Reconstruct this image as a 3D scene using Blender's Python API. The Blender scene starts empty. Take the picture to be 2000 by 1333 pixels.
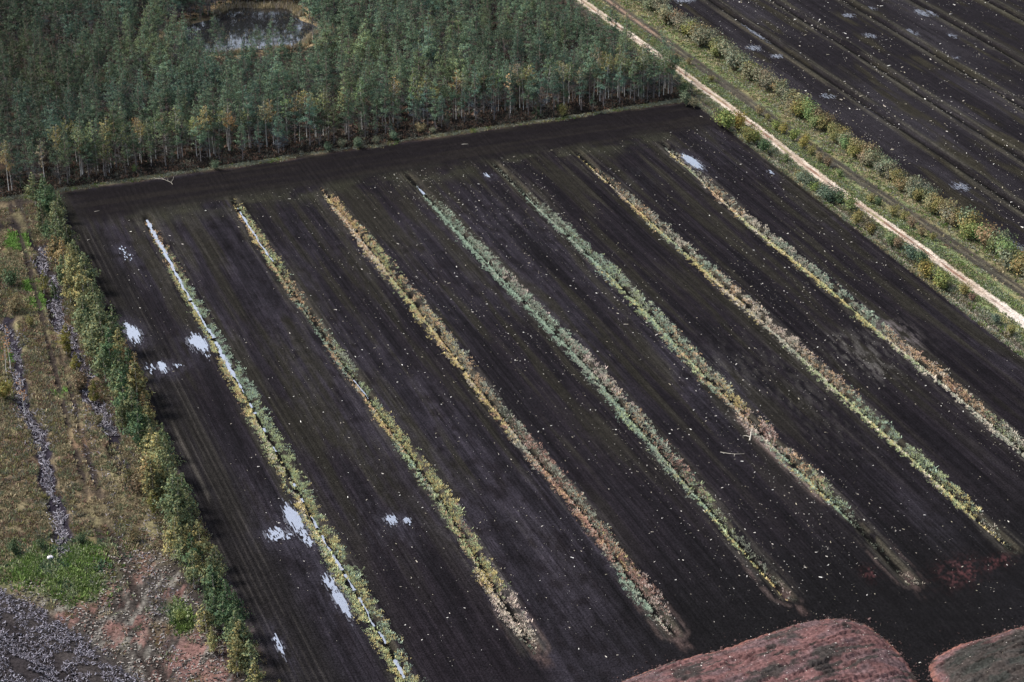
import bpy, math, random
import numpy as np
from mathutils import Vector

# ------------------------------------------------------------------ camera, light, exposure
S = bpy.context.scene
COL = S.collection
PITCH, FPX, CAMH = math.radians(27.6), 4090.0, 183.5
cam_d = bpy.data.cameras.new('camera')
cam = bpy.data.objects.new('camera', cam_d)
COL.objects.link(cam)
cam.location = (0, 0, CAMH)
cam.rotation_euler = (math.pi / 2 - PITCH, 0, 0)
cam_d.sensor_width = 36.0
cam_d.lens = 36.0 * FPX / 2000.0
cam_d.clip_start = 1.0
cam_d.clip_end = 9000.0
S.camera = cam
S.view_settings.view_transform = 'Standard'
S.view_settings.look = 'None'
S.view_settings.exposure = 1.4
S.view_settings.gamma = 1.0

SUN_AZ, SUN_EL = math.radians(-80), math.radians(52)
SUNV = Vector((math.sin(SUN_AZ) * math.cos(SUN_EL), math.cos(SUN_AZ) * math.cos(SUN_EL), math.sin(SUN_EL)))
sun_d = bpy.data.lights.new('sun', 'SUN')
sun_d.energy = 3.3
sun_d.angle = math.radians(12.0)
sun_d.color = (1.0, 0.95, 0.87)
sun = bpy.data.objects.new('sun', sun_d)
COL.objects.link(sun)
sun.rotation_euler = SUNV.to_track_quat('Z', 'Y').to_euler()
sun.location = (0, 0, 400)

W = bpy.data.worlds.new('World')
S.world = W
W.use_nodes = True
nt = W.node_tree
bg = nt.nodes['Background']
sky = nt.nodes.new('ShaderNodeTexSky')
sky.sky_type = 'NISHITA'
sky.sun_disc = False
sky.sun_elevation = SUN_EL
sky.sun_rotation = SUN_AZ
sky.air_density = 1.2
sky.dust_density = 3.0
hs = nt.nodes.new('ShaderNodeHueSaturation')          # thin high cloud greys the sky
hs.inputs['Saturation'].default_value = .6
nt.links.new(sky.outputs[0], hs.inputs['Color'])
nt.links.new(hs.outputs[0], bg.inputs[0])
bg.inputs[1].default_value = 0.12

try:
    S.cycles.max_bounces = 5
    S.cycles.transparent_max_bounces = 4
    S.cycles.sample_clamp_indirect = 5.0
except Exception:
    pass

# ------------------------------------------------------------------ field coordinates
AZ = math.radians(-21.385)
UX, UY = math.sin(AZ), math.cos(AZ)          # u runs along the ditches, away from the viewer
VX, VY = math.cos(AZ), -math.sin(AZ)         # v runs across them, to the right


def xy(u, v):
    return u * UX + v * VX, u * UY + v * VY


def px_uv(px, py, z=0.0):
    """field coordinates of the ground point seen at a pixel of the 2000 x 1333 photograph"""
    x, y = px - 1000.0, 666.5 - py
    dx, dy, dz = x, FPX * math.cos(PITCH) + y * math.sin(PITCH), -FPX * math.sin(PITCH) + y * math.cos(PITCH)
    k = (CAMH - z) / -dz
    return dx * k * UX + dy * k * UY, dx * k * VX + dy * k * VY


def in_view(u, v, z=0.0, mx=70, my=60):
    x, y = xy(u, v)
    zz = z - CAMH
    d = y * math.cos(PITCH) - zz * math.sin(PITCH)
    h = y * math.sin(PITCH) + zz * math.cos(PITCH)
    px, py = 1000 + FPX * x / d, 666.5 - FPX * h / d
    return (px > -mx) & (px < 2000 + mx) & (py > -my) & (py < 1333 + my)


RNG = np.random.default_rng(7)


def hsh(i, j, s):
    i = i.astype(np.int64) & 0xffffffff
    j = j.astype(np.int64) & 0xffffffff
    h = (i * 374761393 + j * 668265263 + s * 2147483647) & 0xffffffff
    h = ((h ^ (h >> 13)) * 1274126177) & 0xffffffff
    h = h ^ (h >> 16)
    return (h & 0xffffff) / float(0xffffff)


def vn(x, y, s=0):
    x, y = np.broadcast_arrays(np.asarray(x, float), np.asarray(y, float))
    i, j = np.floor(x), np.floor(y)
    fx, fy = x - i, y - j
    fx, fy = fx * fx * (3 - 2 * fx), fy * fy * (3 - 2 * fy)
    a, b = hsh(i, j, s), hsh(i + 1, j, s)
    c, d = hsh(i, j + 1, s), hsh(i + 1, j + 1, s)
    return (a * (1 - fx) + b * fx) * (1 - fy) + (c * (1 - fx) + d * fx) * fy


def fbm(x, y, s=0, n=3):
    t, a, k = 0, 0.5, 0
    for o in range(n):
        t = t + a * vn(x * 2 ** o, y * 2 ** o, s + o * 17)
        k += a
        a *= 0.5
    return t / k


def sstep(a, b, x):
    t = np.clip((x - a) / (b - a), 0, 1)
    return t * t * (3 - 2 * t)


# ditches of the near field: centre line as (u, v) knots, from the head by the forest to the tail
DITCH = [
    dict(k=[(200, 75.3), (235, 75.3), (257, 75.2), (278, 75.0), (307, 75.6), (340, 75.8), (368, 75.7), (411, 76.1)]),
    dict(k=[(233, 95.5), (255, 95.8), (279, 96.7), (310, 96.1), (340, 95.6), (375, 95.4), (413, 95.8)]),
    dict(k=[(229, 116.2), (233, 116.2), (268, 116.8), (306, 116.0), (355, 116.2), (410, 115.5)]),
    dict(k=[(231, 136.4), (267, 136.8), (312, 137.6), (349, 136.5), (412, 135.5)]),
    dict(k=[(228, 156.4), (252, 156.7), (281, 156.2), (345, 157.4), (410, 155.7)]),
    dict(k=[(230, 176.1), (277, 176.4), (322, 176.4), (363, 176.0), (411, 175.9)]),
    dict(k=[(230, 195.3), (291, 195.4), (326, 195.4), (360, 194.9), (408, 196.5)]),
]
FARD = [252.6, 268.6, 287.0, 304.4, 323.4]


def ditch_v(d, u):
    k = np.array(d['k'])
    return np.interp(u, k[:, 0], k[:, 1]) + 0.35 * (vn(u / 9.0, u * 0 + d['k'][0][1], 5) - .5)


def poly_d(pts, u):
    p = np.array(pts)
    return np.interp(u, p[:, 0], p[:, 1])


def ch_v(k, u):
    return poly_d(k, u) + 2.2 * (vn(u / 8.0, np.asarray(u) * 0 + k[0][1], 19) - .5) + .9 * (vn(u / 2.6, np.asarray(u) * 0 + k[0][1], 20) - .5)


def pmask(u, v, poly):
    """1 inside a polygon given in field coordinates"""
    inside = np.zeros(np.shape(u), bool)
    n = len(poly)
    for i in range(n):
        u1, v1 = poly[i]
        u2, v2 = poly[(i + 1) % n]
        if u1 == u2:
            continue
        c = ((u1 > u) != (u2 > u)) & (v < (v2 - v1) * (u - u1) / (u2 - u1) + v1)
        inside ^= c
    return inside


POND_C, POND_R = (518.0, 127.5), (16.5, 18.5)


def pond_r(u, v):
    ang = np.arctan2(u - POND_C[0], v - POND_C[1])
    r = np.hypot((u - POND_C[0] + 0.22 * (v - POND_C[1])* -0.5) / POND_R[0], (v - POND_C[1]) / POND_R[1])
    return r + 0.12 * np.sin(3 * ang + 1) + 0.06 * np.sin(7 * ang)


HEAD_U, FRONT_U = 427.5, 431.5           # field head and forest front
ROAD_V = [(150, 222.9), (299, 222.2), (334, 221.4), (370, 220.2), (408, 220.5), (450, 220.2), (485, 219.5), (502, 218.9), (640, 218.0)]
TRACK_V = [(150, 232.5), (309, 230.0), (356, 228.4), (387, 227.2), (420, 226.9), (457, 226.8), (501, 226.2), (640, 226)]
CH1 = [(300, 50.2), (323, 49.8), (335, 49.9), (350, 50.5), (363, 49.9), (382, 51.6), (399, 52.6), (410, 53)]
CH2 = [(282, 35.4), (290, 35.9), (301, 36.8), (315, 37.6), (328, 38.1), (342, 38.9), (367, 40.6), (392, 43)]
RUT = [(240, 41.5), (258, 42.0), (275, 42.6), (295, 42.8), (322, 44.5), (339, 45.6), (362, 47.5), (398, 49.8), (420, 51)]
STUMP_EDGE = [(190, 62), (240, 43), (249.7, 38.5), (262.5, 33.1), (273, 28.1), (279, 24.0), (283, 10)]

MOUND1 = [px_uv(*p) for p in [(1150, 1366), (1215, 1330), (1310, 1294), (1400, 1272), (1480, 1245), (1560, 1217), (1610, 1210), (1655, 1208), (1700, 1224), (1745, 1262), (1775, 1300), (1792, 1330), (1770, 1500), (1100, 1500)]]
MOUND2 = [px_uv(*p) for p in [(1840, 1360), (1818, 1325), (1813, 1303), (1826, 1285), (1870, 1262), (1935, 1243), (2010, 1220), (2110, 1190), (2250, 1330), (2100, 1500), (1900, 1500)]]


def edge_dist(u, v, poly):
    d = np.full(np.shape(u), 1e9)
    n = len(poly)
    for i in range(n):
        a, b = np.array(poly[i]), np.array(poly[(i + 1) % n])
        e = b - a
        t = np.clip(((u - a[0]) * e[0] + (v - a[1]) * e[1]) / (e @ e), 0, 1)
        d = np.minimum(d, np.hypot(u - a[0] - t * e[0], v - a[1] - t * e[1]))
    return d


def gz(u, v):
    """ground height"""
    u, v = np.broadcast_arrays(np.asarray(u, float), np.asarray(v, float))
    z = 0.25 * (fbm(u / 30, v / 30, 3) - .5)
    field = sstep(63, 65, v) * (1 - sstep(213, 214.5, v)) * (1 - sstep(424, 427, u))
    # beds are slightly crowned, with shallow lengthwise tracks
    for i, d in enumerate(DITCH):
        c = ditch_v(d, u)
        lo, hi = d['k'][0][0], d['k'][-1][0]
        on = sstep(lo - 1, lo + 3, u) * (1 - sstep(hi - 4, hi + 1, u))
        w = np.abs(v - c)
        z = z - on * 0.62 * (1 - sstep(0.15, 1.15, w)) + on * 0.10 * np.exp(-((w - 2.0) / .7) ** 2)
    z = z + field * 0.045 * np.sin(v * 2 * math.pi / 1.15 + 2 * vn(u / 40, v / 8, 9)) * (0.4 + vn(u / 25, v / 6, 12))
    z = z + 0.05 * (fbm(u / .9, v / .7, 21, 2) - .5)
    far = sstep(237, 239, v)
    for c in FARD:
        w = np.abs(v - c)
        z = z - 0.7 * (1 - sstep(0.2, 1.1, w)) + 0.22 * np.exp(-((w - 1.8) / .6) ** 2)
    z = z + far * 0.07 * (fbm(u / 1.2, v / .9, 33, 2) - .5)
    # field edge ditch on the road side, road bank, tracks
    edge = sstep(190, 200, u) * (1 - sstep(418, 426, u))
    z = z - edge * 0.9 * (1 - sstep(.2, 1.1, np.abs(v - 216.1)))
    rv = poly_d(ROAD_V, u)
    z = z + 0.35 * (1 - sstep(2.0, 4.0, np.abs(v - rv)))
    tv = poly_d(TRACK_V, u)
    for o in (-.85, .85):
        z = z - 0.10 * (1 - sstep(.2, .6, np.abs(v - tv - o)))
    z = z - 0.6 * (1 - sstep(.4, 1.6, np.abs(v - 237.6)))
    # forest
    fo = sstep(429, 433, u) * (1 - sstep(213, 217, v))
    z = z + fo * 0.5 * (fbm(u / 3.0, v / 3.0, 41) - .3)
    pr = pond_r(u, v)
    z = np.where(pr < 1.5, z - fo * 1.0 * (1 - sstep(.9, 1.35, pr)), z)
    # scrub on the left
    sc = (1 - sstep(58, 60, v)) * (1 - sstep(405, 428, u))
    z = z + sc * 0.45 * (fbm(u / 2.2, v / 2.2, 51) - .45)
    for k, dep in ((CH1, .9), (CH2, .7)):
        cv = ch_v(k, u)
        on = sstep(k[0][0] - 2, k[0][0] + 2, u) * (1 - sstep(k[-1][0] - 2, k[-1][0] + 2, u))
        z = z - on * dep * (1 - sstep(.7, 2.2, np.abs(v - cv)))
    rt = poly_d(RUT, u)
    for o in (-.95, .95):
        z = z - sc * 0.22 * (1 - sstep(.25, .6, np.abs(v - rt - o)))
    se = poly_d(STUMP_EDGE, u)
    ins = np.clip((se - v) / 1.35, 0, None)
    ins = np.where(u > 283, 0, ins) 
    z = z + np.minimum(1.5, ins * .35) * (.75 + .5 * fbm(u / 2., v / 2., 61)) * (1 - sstep(275, 283, u))
    # second, higher heap in the corner
    s2 = se - v - 9.5 + 2.0 * (vn(u / 6, v / 6, 63) - .5)
    z = z + np.clip(s2 * .7, 0, 3.2) * (1 - sstep(262, 270, u))
    # peat pit ditch at the head of the scrub
    z = z - 0.8 * np.exp(-((u - 416) / 3.0) ** 2) * (1 - sstep(49, 53, v))
    return z


# ------------------------------------------------------------------ materials
def mat_base(name, rough=0.9):
    m = bpy.data.materials.new(name)
    m.use_nodes = True
    n = m.node_tree
    p = n.nodes['Principled BSDF']
    p.inputs['Roughness'].default_value = rough
    p.inputs['Specular IOR Level'].default_value = 0.2
    return m, n, p


def mat_attr(name, rough=0.9, objcol=False, noise=None, bump=None, transl=0.0, spec=0.15):
    """base colour from the mesh's own colour attribute, varied by fine noise in world space"""
    m, n, p = mat_base(name, rough)
    p.inputs['Specular IOR Level'].default_value = spec
    a = n.nodes.new('ShaderNodeAttribute')
    a.attribute_name = 'col'
    out = a.outputs['Color']
    if objcol:
        oi = n.nodes.new('ShaderNodeObjectInfo')
        mx = n.nodes.new('ShaderNodeMix')
        mx.data_type = 'RGBA'
        mx.blend_type = 'MULTIPLY'
        mx.inputs[0].default_value = 1.0
        n.links.new(out, mx.inputs[6])
        n.links.new(oi.outputs['Color'], mx.inputs[7])
        out = mx.outputs[2]
    geo = n.nodes.new('ShaderNodeNewGeometry')
    for sc, lo, hi, det in (noise or []):
        t = n.nodes.new('ShaderNodeTexNoise')
        t.inputs['Scale'].default_value = sc
        t.inputs['Detail'].default_value = det
        n.links.new(geo.outputs['Position'], t.inputs['Vector'])
        r = n.nodes.new('ShaderNodeMapRange')
        r.inputs[1].default_value, r.inputs[2].default_value = .3, .7
        r.inputs[3].default_value, r.inputs[4].default_value = lo, hi
        n.links.new(t.outputs['Fac'], r.inputs[0])
        mx = n.nodes.new('ShaderNodeMix')
        mx.data_type = 'RGBA'
        mx.blend_type = 'MULTIPLY'
        mx.inputs[0].default_value = 1.0
        n.links.new(out, mx.inputs[6])
        n.links.new(r.outputs[0], mx.inputs[7])
        out = mx.outputs[2]
    n.links.new(out, p.inputs['Base Color'])
    if bump:
        t = n.nodes.new('ShaderNodeTexNoise')
        t.inputs['Scale'].default_value = bump[0]
        t.inputs['Detail'].default_value = 4
        n.links.new(geo.outputs['Position'], t.inputs['Vector'])
        b = n.nodes.new('ShaderNodeBump')
        b.inputs['Strength'].default_value = 1.0
        b.inputs['Distance'].default_value = bump[1]
        n.links.new(t.outputs['Fac'], b.inputs['Height'])
        n.links.new(b.outputs[0], p.inputs['Normal'])
    if transl:
        tr = n.nodes.new('ShaderNodeBsdfTranslucent')
        n.links.new(out, tr.inputs[0])
        ms = n.nodes.new('ShaderNodeMixShader')
        ms.inputs[0].default_value = transl
        n.links.new(p.outputs[0], ms.inputs[1])
        n.links.new(tr.outputs[0], ms.inputs[2])
        n.links.new(ms.outputs[0], n.nodes['Material Output'].inputs[0])
    return m


M_SOIL = mat_attr('soil', .95, noise=[(2.6, .55, 1.5, 3), (.45, .8, 1.22, 3)], bump=(3.2, .12), spec=.02)


def mat_peat():
    """milled peat: the soil with fine furrow lines running along u"""
    m = mat_attr('milled_peat', .95, noise=[(3.2, .5, 1.6, 3), (.5, .85, 1.2, 3)], bump=(3.5, .10), spec=.02)
    n = m.node_tree
    p = n.nodes['Principled BSDF']
    src = p.inputs['Base Color'].links[0].from_socket
    geo = n.nodes.new('ShaderNodeNewGeometry')
    out = src
    att = next(q for q in n.nodes if q.type == 'ATTRIBUTE')
    for sc, lo, hi in (((.03, 2.6, 1), .62, 1.32), ((.10, 6.0, 1), .68, 1.3), ((.012, .5, 1), .76, 1.2)):
        mp = n.nodes.new('ShaderNodeMapping')
        mp.vector_type = 'POINT'
        # world y axis turned onto u
        rot = n.nodes.new('ShaderNodeVectorRotate')
        rot.rotation_type = 'Z_AXIS'
        rot.inputs['Angle'].default_value = -(math.pi / 2 - AZ)
        n.links.new(geo.outputs['Position'], rot.inputs['Vector'])
        n.links.new(rot.outputs[0], mp.inputs['Vector'])
        mp.inputs['Scale'].default_value = sc
        t = n.nodes.new('ShaderNodeTexNoise')
        t.inputs['Scale'].default_value = 1.0
        t.inputs['Detail'].default_value = 2
        n.links.new(mp.outputs[0], t.inputs['Vector'])
        q = n.nodes.new('ShaderNodeMapRange')
        q.inputs[1].default_value, q.inputs[2].default_value = .3, .7
        q.inputs[3].default_value, q.inputs[4].default_value = lo, hi
        n.links.new(t.outputs['Fac'], q.inputs[0])
        mx = n.nodes.new('ShaderNodeMix')
        mx.data_type = 'RGBA'
        mx.blend_type = 'MULTIPLY'
        n.links.new(att.outputs['Alpha'], mx.inputs[0])
        n.links.new(out, mx.inputs[6])
        n.links.new(q.outputs[0], mx.inputs[7])
        out = mx.outputs[2]
    n.links.new(out, p.inputs['Base Color'])
    return m


M_PEAT = mat_peat()
M_LEAF = mat_attr('leaves', .7, objcol=True, transl=.26)
M_BARK = mat_attr('bark', .85, objcol=True, noise=[(5, .75, 1.2, 2)])
M_GRASS = mat_attr('grass_blades', .8, transl=.25)
M_WOOD = mat_attr('weathered_wood', .85, noise=[(6, .75, 1.2, 2)])


def mat_water(name, fac, dark, rough):
    """still water: a dark body under a reflecting skin"""
    m, n, p = mat_base(name, .8)
    p.inputs['Base Color'].default_value = (*dark, 1)
    p.inputs['Specular IOR Level'].default_value = 0
    geo = n.nodes.new('ShaderNodeNewGeometry')
    t = n.nodes.new('ShaderNodeTexNoise')
    t.inputs['Scale'].default_value = 1.6
    t.inputs['Detail'].default_value = 3
    n.links.new(geo.outputs['Position'], t.inputs['Vector'])
    b = n.nodes.new('ShaderNodeBump')
    b.inputs['Strength'].default_value = .2
    b.inputs['Distance'].default_value = .02
    n.links.new(t.outputs['Fac'], b.inputs['Height'])
    g = n.nodes.new('ShaderNodeBsdfGlossy')
    g.inputs['Roughness'].default_value = rough
    g.inputs['Color'].default_value = (.95, .94, .96, 1)
    n.links.new(b.outputs[0], g.inputs['Normal'])
    ms = n.nodes.new('ShaderNodeMixShader')
    ms.inputs[0].default_value = fac
    n.links.new(p.outputs[0], ms.inputs[1])
    n.links.new(g.outputs[0], ms.inputs[2])
    n.links.new(ms.outputs[0], n.nodes['Material Output'].inputs[0])
    return m


M_WATER = mat_water('standing_water', .55, (.03, .028, .032), .06)
M_DULL = mat_water('dull_water', .24, (.03, .028, .032), .12)
M_MUD = mat_water('wet_mud', .10, (.022, .020, .024), .25)
M_POND = mat_water('pond_water', .26, (.008, .008, .009), .03)


# ------------------------------------------------------------------ mesh helpers
def mesh_np(name, V, F, C=None, mat=None, smooth=False):
    """V (n,3), F (m,4 or m,3) index array, C (n,3) colours"""
    V = np.ascontiguousarray(V, np.float32)
    F = np.ascontiguousarray(F, np.int32)
    k = F.shape[1]
    me = bpy.data.meshes.new(name)
    me.vertices.add(len(V))
    me.vertices.foreach_set('co', V.ravel())
    me.loops.add(F.size)
    me.loops.foreach_set('vertex_index', F.ravel())
    me.polygons.add(len(F))
    me.polygons.foreach_set('loop_start', np.arange(0, F.size, k, dtype=np.int32))
    me.update(calc_edges=True)
    me.polygons.foreach_set('use_smooth', np.full(len(F), smooth, bool))
    if C is not None:
        a = me.color_attributes.new('col', 'FLOAT_COLOR', 'POINT')
        c4 = np.ones((len(V), 4), np.float32)
        c4[:, :np.shape(C)[1]] = C
        a.data.foreach_set('color', c4.ravel())
    if mat:
        me.materials.append(mat)
    return me


def link(name, data, parent=None):
    o = bpy.data.objects.new(name, data)
    COL.objects.link(o)
    if parent is not None:
        o.parent = parent
    return o


def tag(o, label=None, cat=None, group=None, kind=None):
    if label:
        o['label'] = label
    if cat:
        o['category'] = cat
    if group:
        o['group'] = group
    if kind:
        o['kind'] = kind
    return o


def quads_mesh(name, Q, C, mat):
    """Q (m,4,3) loose quads, C (m,3)"""
    m = len(Q)
    return mesh_np(name, Q.reshape(-1, 3), np.arange(4 * m).reshape(m, 4), np.repeat(C, 4, 0), mat)


def rot_z(P, a):
    c, s = np.cos(a), np.sin(a)
    out = P.copy()
    out[..., 0] = P[..., 0] * c - P[..., 1] * s
    out[..., 1] = P[..., 0] * s + P[..., 1] * c
    return out


# ------------------------------------------------------------------ the ground
def axis(lo, hi, step, fine):
    out, x = [], lo
    while x < hi:
        out.append(x)
        st = step
        for c, r, s in fine:
            if abs(x - c) < r:
                st = min(st, s)
        x += st
    return np.array(out)


VF = [(np.mean([q[1] for q in d['k']]), 3.0, .22) for d in DITCH] + [(c, 2.2, .22) for c in FARD]
VF += [(220.8, 3.4, .2), (216, 1.6, .25), (228.5, 4, .3), (61.5, 3.2, .22), (45, 16, .34)]
Vax = axis(-8, 362, .5, VF + [(140, 76, .36)])
Uax = axis(176, 640, .62, [(411, 6, .45), (240, 14, .5)])
UU, VV = np.meshgrid(Uax, Vax, indexing='ij')
ZZ = gz(UU, VV)


def mix3(c, col, m):
    m = np.asarray(m)[..., None]
    return c * (1 - m) + np.array(col) * m


def ground_colours(u, v):
    n1 = fbm(u / 26, v / 1.7, 101, 3)         # lengthwise streaks
    n2 = fbm(u / 60, v / 14, 111, 3)
    n3 = fbm(u / 3.0, v / 1.2, 121, 3)
    n4 = vn(u / 90, v / .55, 131)
    peat = np.array((.0225, .0188, .0242))
    c = np.ones(u.shape + (3,)) * peat
    c = mix3(c, (.060, .054, .072), sstep(.46, .75, n2) * .6 * sstep(.2, .6, n3))
    c = mix3(c, (.036, .034, .025), sstep(.46, .7, n1) * .7 * sstep(235, 300, u))
    c = mix3(c, (.013, .012, .015), sstep(.52, .3, n1) * .6)
    c *= (.66 + .68 * n4 * (.4 + .6 * fbm(u / 30, v / 5, 133)) + .25 * fbm(u / 1.1, v / .5, 135, 2))[..., None]
    # corner vignette painted in: the near field darkens toward the bottom right
    vignette = sstep(262, 228, u) * sstep(85, 125, v)
    c = mix3(c, (.013, .0125, .014), vignette * .9)
    # headland by the forest: turned round by the machines, tracks across
    hd = sstep(407, 414, u) * (1 - sstep(426, 428, u)) * sstep(60, 66, v) * (1 - sstep(212, 215, v))
    m1 = fbm(u / 1.4, v / 26, 141, 3)
    hc = mix3(np.ones(u.shape + (3,)) * np.array((.0175, .0150, .0175)), (.026, .0225, .022), sstep(.45, .75, m1))
    c = c * (1 - hd[..., None]) + hc * hd[..., None]
    gd = np.exp(-((u - 408) / 4.5) ** 2) * sstep(66, 72, v) * (1 - sstep(205, 212, v)) * sstep(.35, .6, fbm(u / 5, v / 7, 151))
    c = mix3(c, (.05, .05, .036), gd * .75)
    # spoil beside the ditches and their worn tails
    for i, d in enumerate(DITCH):
        cv = ditch_v(d, u)
        lo, hi = d['k'][0][0], d['k'][-1][0]
        on = sstep(lo - 1, lo + 2, u) * (1 - sstep(hi - 3, hi + 1, u))
        w = np.abs(v - cv)
        sp = np.exp(-((w - 1.7) / .8) ** 2) * sstep(.42, .62, fbm(u / 9, v / .6, 161 + i))
        c = mix3(c, (.085, .078, .07), on * sp * (.55 if i != 6 else .8))
        c = mix3(c, (.11, .10, .075), on * (1 - sstep(.9, 1.6, w)) * .6 * sstep(.3, .5, n3))
        c = mix3(c, (.012, .011, .011), on * (1 - sstep(.3, .8, w)))
        if 1 <= i <= 4:       # loop of lighter dug peat round the tail
            du = u - lo
            r = np.hypot(np.minimum(du - 2.0, 0) * .9, v - cv)
            rr = np.abs(np.where(du > 2, w, r) - 2.3 - .5 * (vn(u / 2, v / 2, 170) - .5))
            ring = (1 - sstep(.2, .55, rr)) * (1 - sstep(9, 15, du)) * sstep(-2, -1, du + 1) * sstep(.3, .5, fbm(u / 1.6, v / .7, 171))
            c = mix3(c, (.12, .09, .085), ring * .6 * sstep(.3, .6, n1))
            c = mix3(c, (.10, .07, .066), .8 * (1 - sstep(.6, 1.5, w)) * (1 - sstep(2.5, 5, np.abs(du - .5))) * sstep(.45, .6, n3))
    # pink dug edge along the fifth ditch
    d5 = ditch_v(DITCH[4], u)
    pk = np.exp(-((v - d5 + 1.9) / .5) ** 2) * sstep(252, 258, u) * (1 - sstep(281, 288, u))
    c = mix3(c, (.26, .20, .18), pk * sstep(.3, .5, fbm(u / 3, v / .5, 175)))
    # pale ashy wind streaks
    for (a, b, ru, rv, st, co) in [(297.5, 186.5, 8, 4.5, .75, (.16, .15, .145)), (303, 197.5, 6, 3.2, .9, (.17, .15, .155)), (290, 168, 20, 5, .5, (.075, .07, .068)),
                                   (300, 160.5, 8, 2.6, .5, (.085, .08, .08)), (390, 182, 5, 6, .3, (.05, .05, .06)), (371, 112, 26, 5, .25, (.06, .055, .07)),
                                   (330, 86, 22, 4, .3, (.06, .055, .068)), (300, 90, 12, 4, .35, (.06, .055, .068)), (274, 86, 9, 5, .45, (.06, .056, .07)), (286, 68, 10, 4, .4, (.06, .056, .07)),
                                   (262, 68, 7, 4, .4, (.055, .05, .065))]:
        g = np.exp(-((u - a) / ru) ** 2 - ((v - b) / rv) ** 2)
        c = mix3(c, co, st * np.clip(g * 1.6, 0, 1) * sstep(.42, .72, fbm((u + v * .6) / 2.6, (v - u * .15) / .5, 181)))
    # red milled peat spilled at the tails of the fifth and sixth ditches
    for (a, b, ru, rv) in [px_uv(1700, 1122) + (2.2, 1.4), px_uv(1870, 1118) + (3.2, 4.4), px_uv(1950, 1098) + (1.6, 3.0)]:
        g = np.exp(-((u - a - .25 * (v - b)) / ru) ** 2 - ((v - b) / rv) ** 2)
        c = mix3(c, (.036, .0155, .0165), np.clip(g * 1.4, 0, 1) * sstep(.42, .72, fbm((u - v) / 1.2, (u + v) / .45, 191)))
    # lane along the left edge with wheel tracks
    ln = sstep(57.5, 59, v) * (1 - sstep(64.5, 68, v)) * (1 - sstep(402, 410, u))
    tr = .5 + .5 * np.sin((v + .5 * (vn(u / 50, u * 0, 7) - .5)) * 2 * math.pi / 1.05)
    c = mix3(c, (.026, .024, .024), ln * .7)
    c = mix3(c, (.075, .068, .065), ln * .6 * sstep(.8, .97, tr) * sstep(.35, .6, fbm(u / 14, v / .8, 201)))
    c = mix3(c, (.011, .010, .011), ln * sstep(.35, .1, tr) * .5)
    c = mix3(c, (.11, .10, .09), np.exp(-((v - 60.9) / .3) ** 2) * sstep(355, 345, u) * sstep(262, 275, u) * sstep(.4, .55, vn(u / 11, v, 207)))
    # damp rims round the standing water
    for (a, b, ru, rv) in PUDDLE_UV:
        g = np.exp(-((u - a) / (ru * 1.7 + 1.2)) ** 2 - ((v - b) / (rv * 1.8 + .8)) ** 2)
        c = mix3(c, (.05, .046, .062), np.clip(g * 1.3, 0, 1) * .8 * sstep(.35, .6, n3))

    # far field beyond the hedge
    far = sstep(236.5, 238.5, v)
    f1 = fbm(u / 18, v / 2.2, 211, 3)
    fc = mix3(np.ones(u.shape + (3,)) * np.array((.024, .021, .026)), (.042, .038, .046), sstep(.45, .75, fbm(u / 40, v / 6, 221)))
    fc = mix3(fc, (.042, .038, .026), sstep(.55, .75, f1) * .8)
    for cc in FARD:
        w = np.abs(v - cc)
        fc = mix3(fc, (.12, .113, .085), np.exp(-((w - 1.9) / .8) ** 2) * .5 * sstep(.25, .5, fbm(u / 14, v / 1, 231)))
        fc = mix3(fc, (.010, .009, .009), 1 - sstep(.25, .75, w))
    fc = mix3(fc, (.1, .09, .07), np.exp(-((v - 250.2) / .5) ** 2) * sstep(420, 435, u) * (1 - sstep(480, 492, u)))
    c = c * (1 - far[..., None]) + fc * far[..., None]

    # strip between the near field and the far field: bank, road, grass, track
    st = sstep(213.6, 215.2, v + .8 * (n3 - .5)) * (1 - far)
    g1, g2 = fbm(u / 6, v / 2, 241), fbm(u / 1.5, v / 1.5, 251)
    sc = mix3(np.ones(u.shape + (3,)) * np.array((.095, .115, .055)), (.15, .135, .07), sstep(.4, .7, g1))
    sc = mix3(sc, (.03, .027, .024), sstep(.6, .8, g2) * .8)
    bank = 1 - sstep(217.0, 218.6, v)
    sc = mix3(sc, (.085, .075, .062), bank * .85)
    sc = mix3(sc, (.02, .018, .018), (1 - sstep(.4, 1.0, np.abs(v - 216.1))) * .8)
    tv = poly_d(TRACK_V, u)
    tw = np.abs(v - tv)
    sc = mix3(sc, (.038, .033, .03), (1 - sstep(1.1, 2.4, tw + .8 * (n3 - .5))) * .9)
    sc = mix3(sc, (.09, .08, .055), (1 - sstep(.2, .5, tw)) * sstep(.4, .6, fbm(u / 6, v / .8, 243)) * .8)
    for o in (-.85, .85):
        sc = mix3(sc, (.020, .0175, .017), .55 * sstep(.25, .5, fbm(u / 9, v / 3, 245)) * (1 - sstep(.3, .75, np.abs(v - tv - o))))
    sc = mix3(sc, (.16, .11, .085), np.exp(-((tw - .1) / .4) ** 2) * sstep(470, 478, u) * .9)
    sc = mix3(sc, (.11, .095, .06), sstep(230.5, 232, v) * .7)
    sc = mix3(sc, (.022, .019, .018), (1 - sstep(.5, 1.2, np.abs(v - 237.4))) * .8)
    rv = poly_d(ROAD_V, u) + .35 * (vn(u / 7, u * 0, 261) - .5)
    rw = np.abs(v - rv)
    rc = mix3(np.ones(u.shape + (3,)) * np.array((.25, .205, .165)), (.32, .275, .235), sstep(.4, .65, fbm(u / 5, v / 1.2, 271)))
    rc = mix3(rc, (.13, .075, .055), (1 - sstep(.2, .5, rw)) * (.35 + .6 * sstep(.42, .56, fbm(u / 4.5, v / .9, 281))))
    rc = rc * (.8 + .4 * fbm(u / 1.8, v / .5, 283))[..., None]
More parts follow.
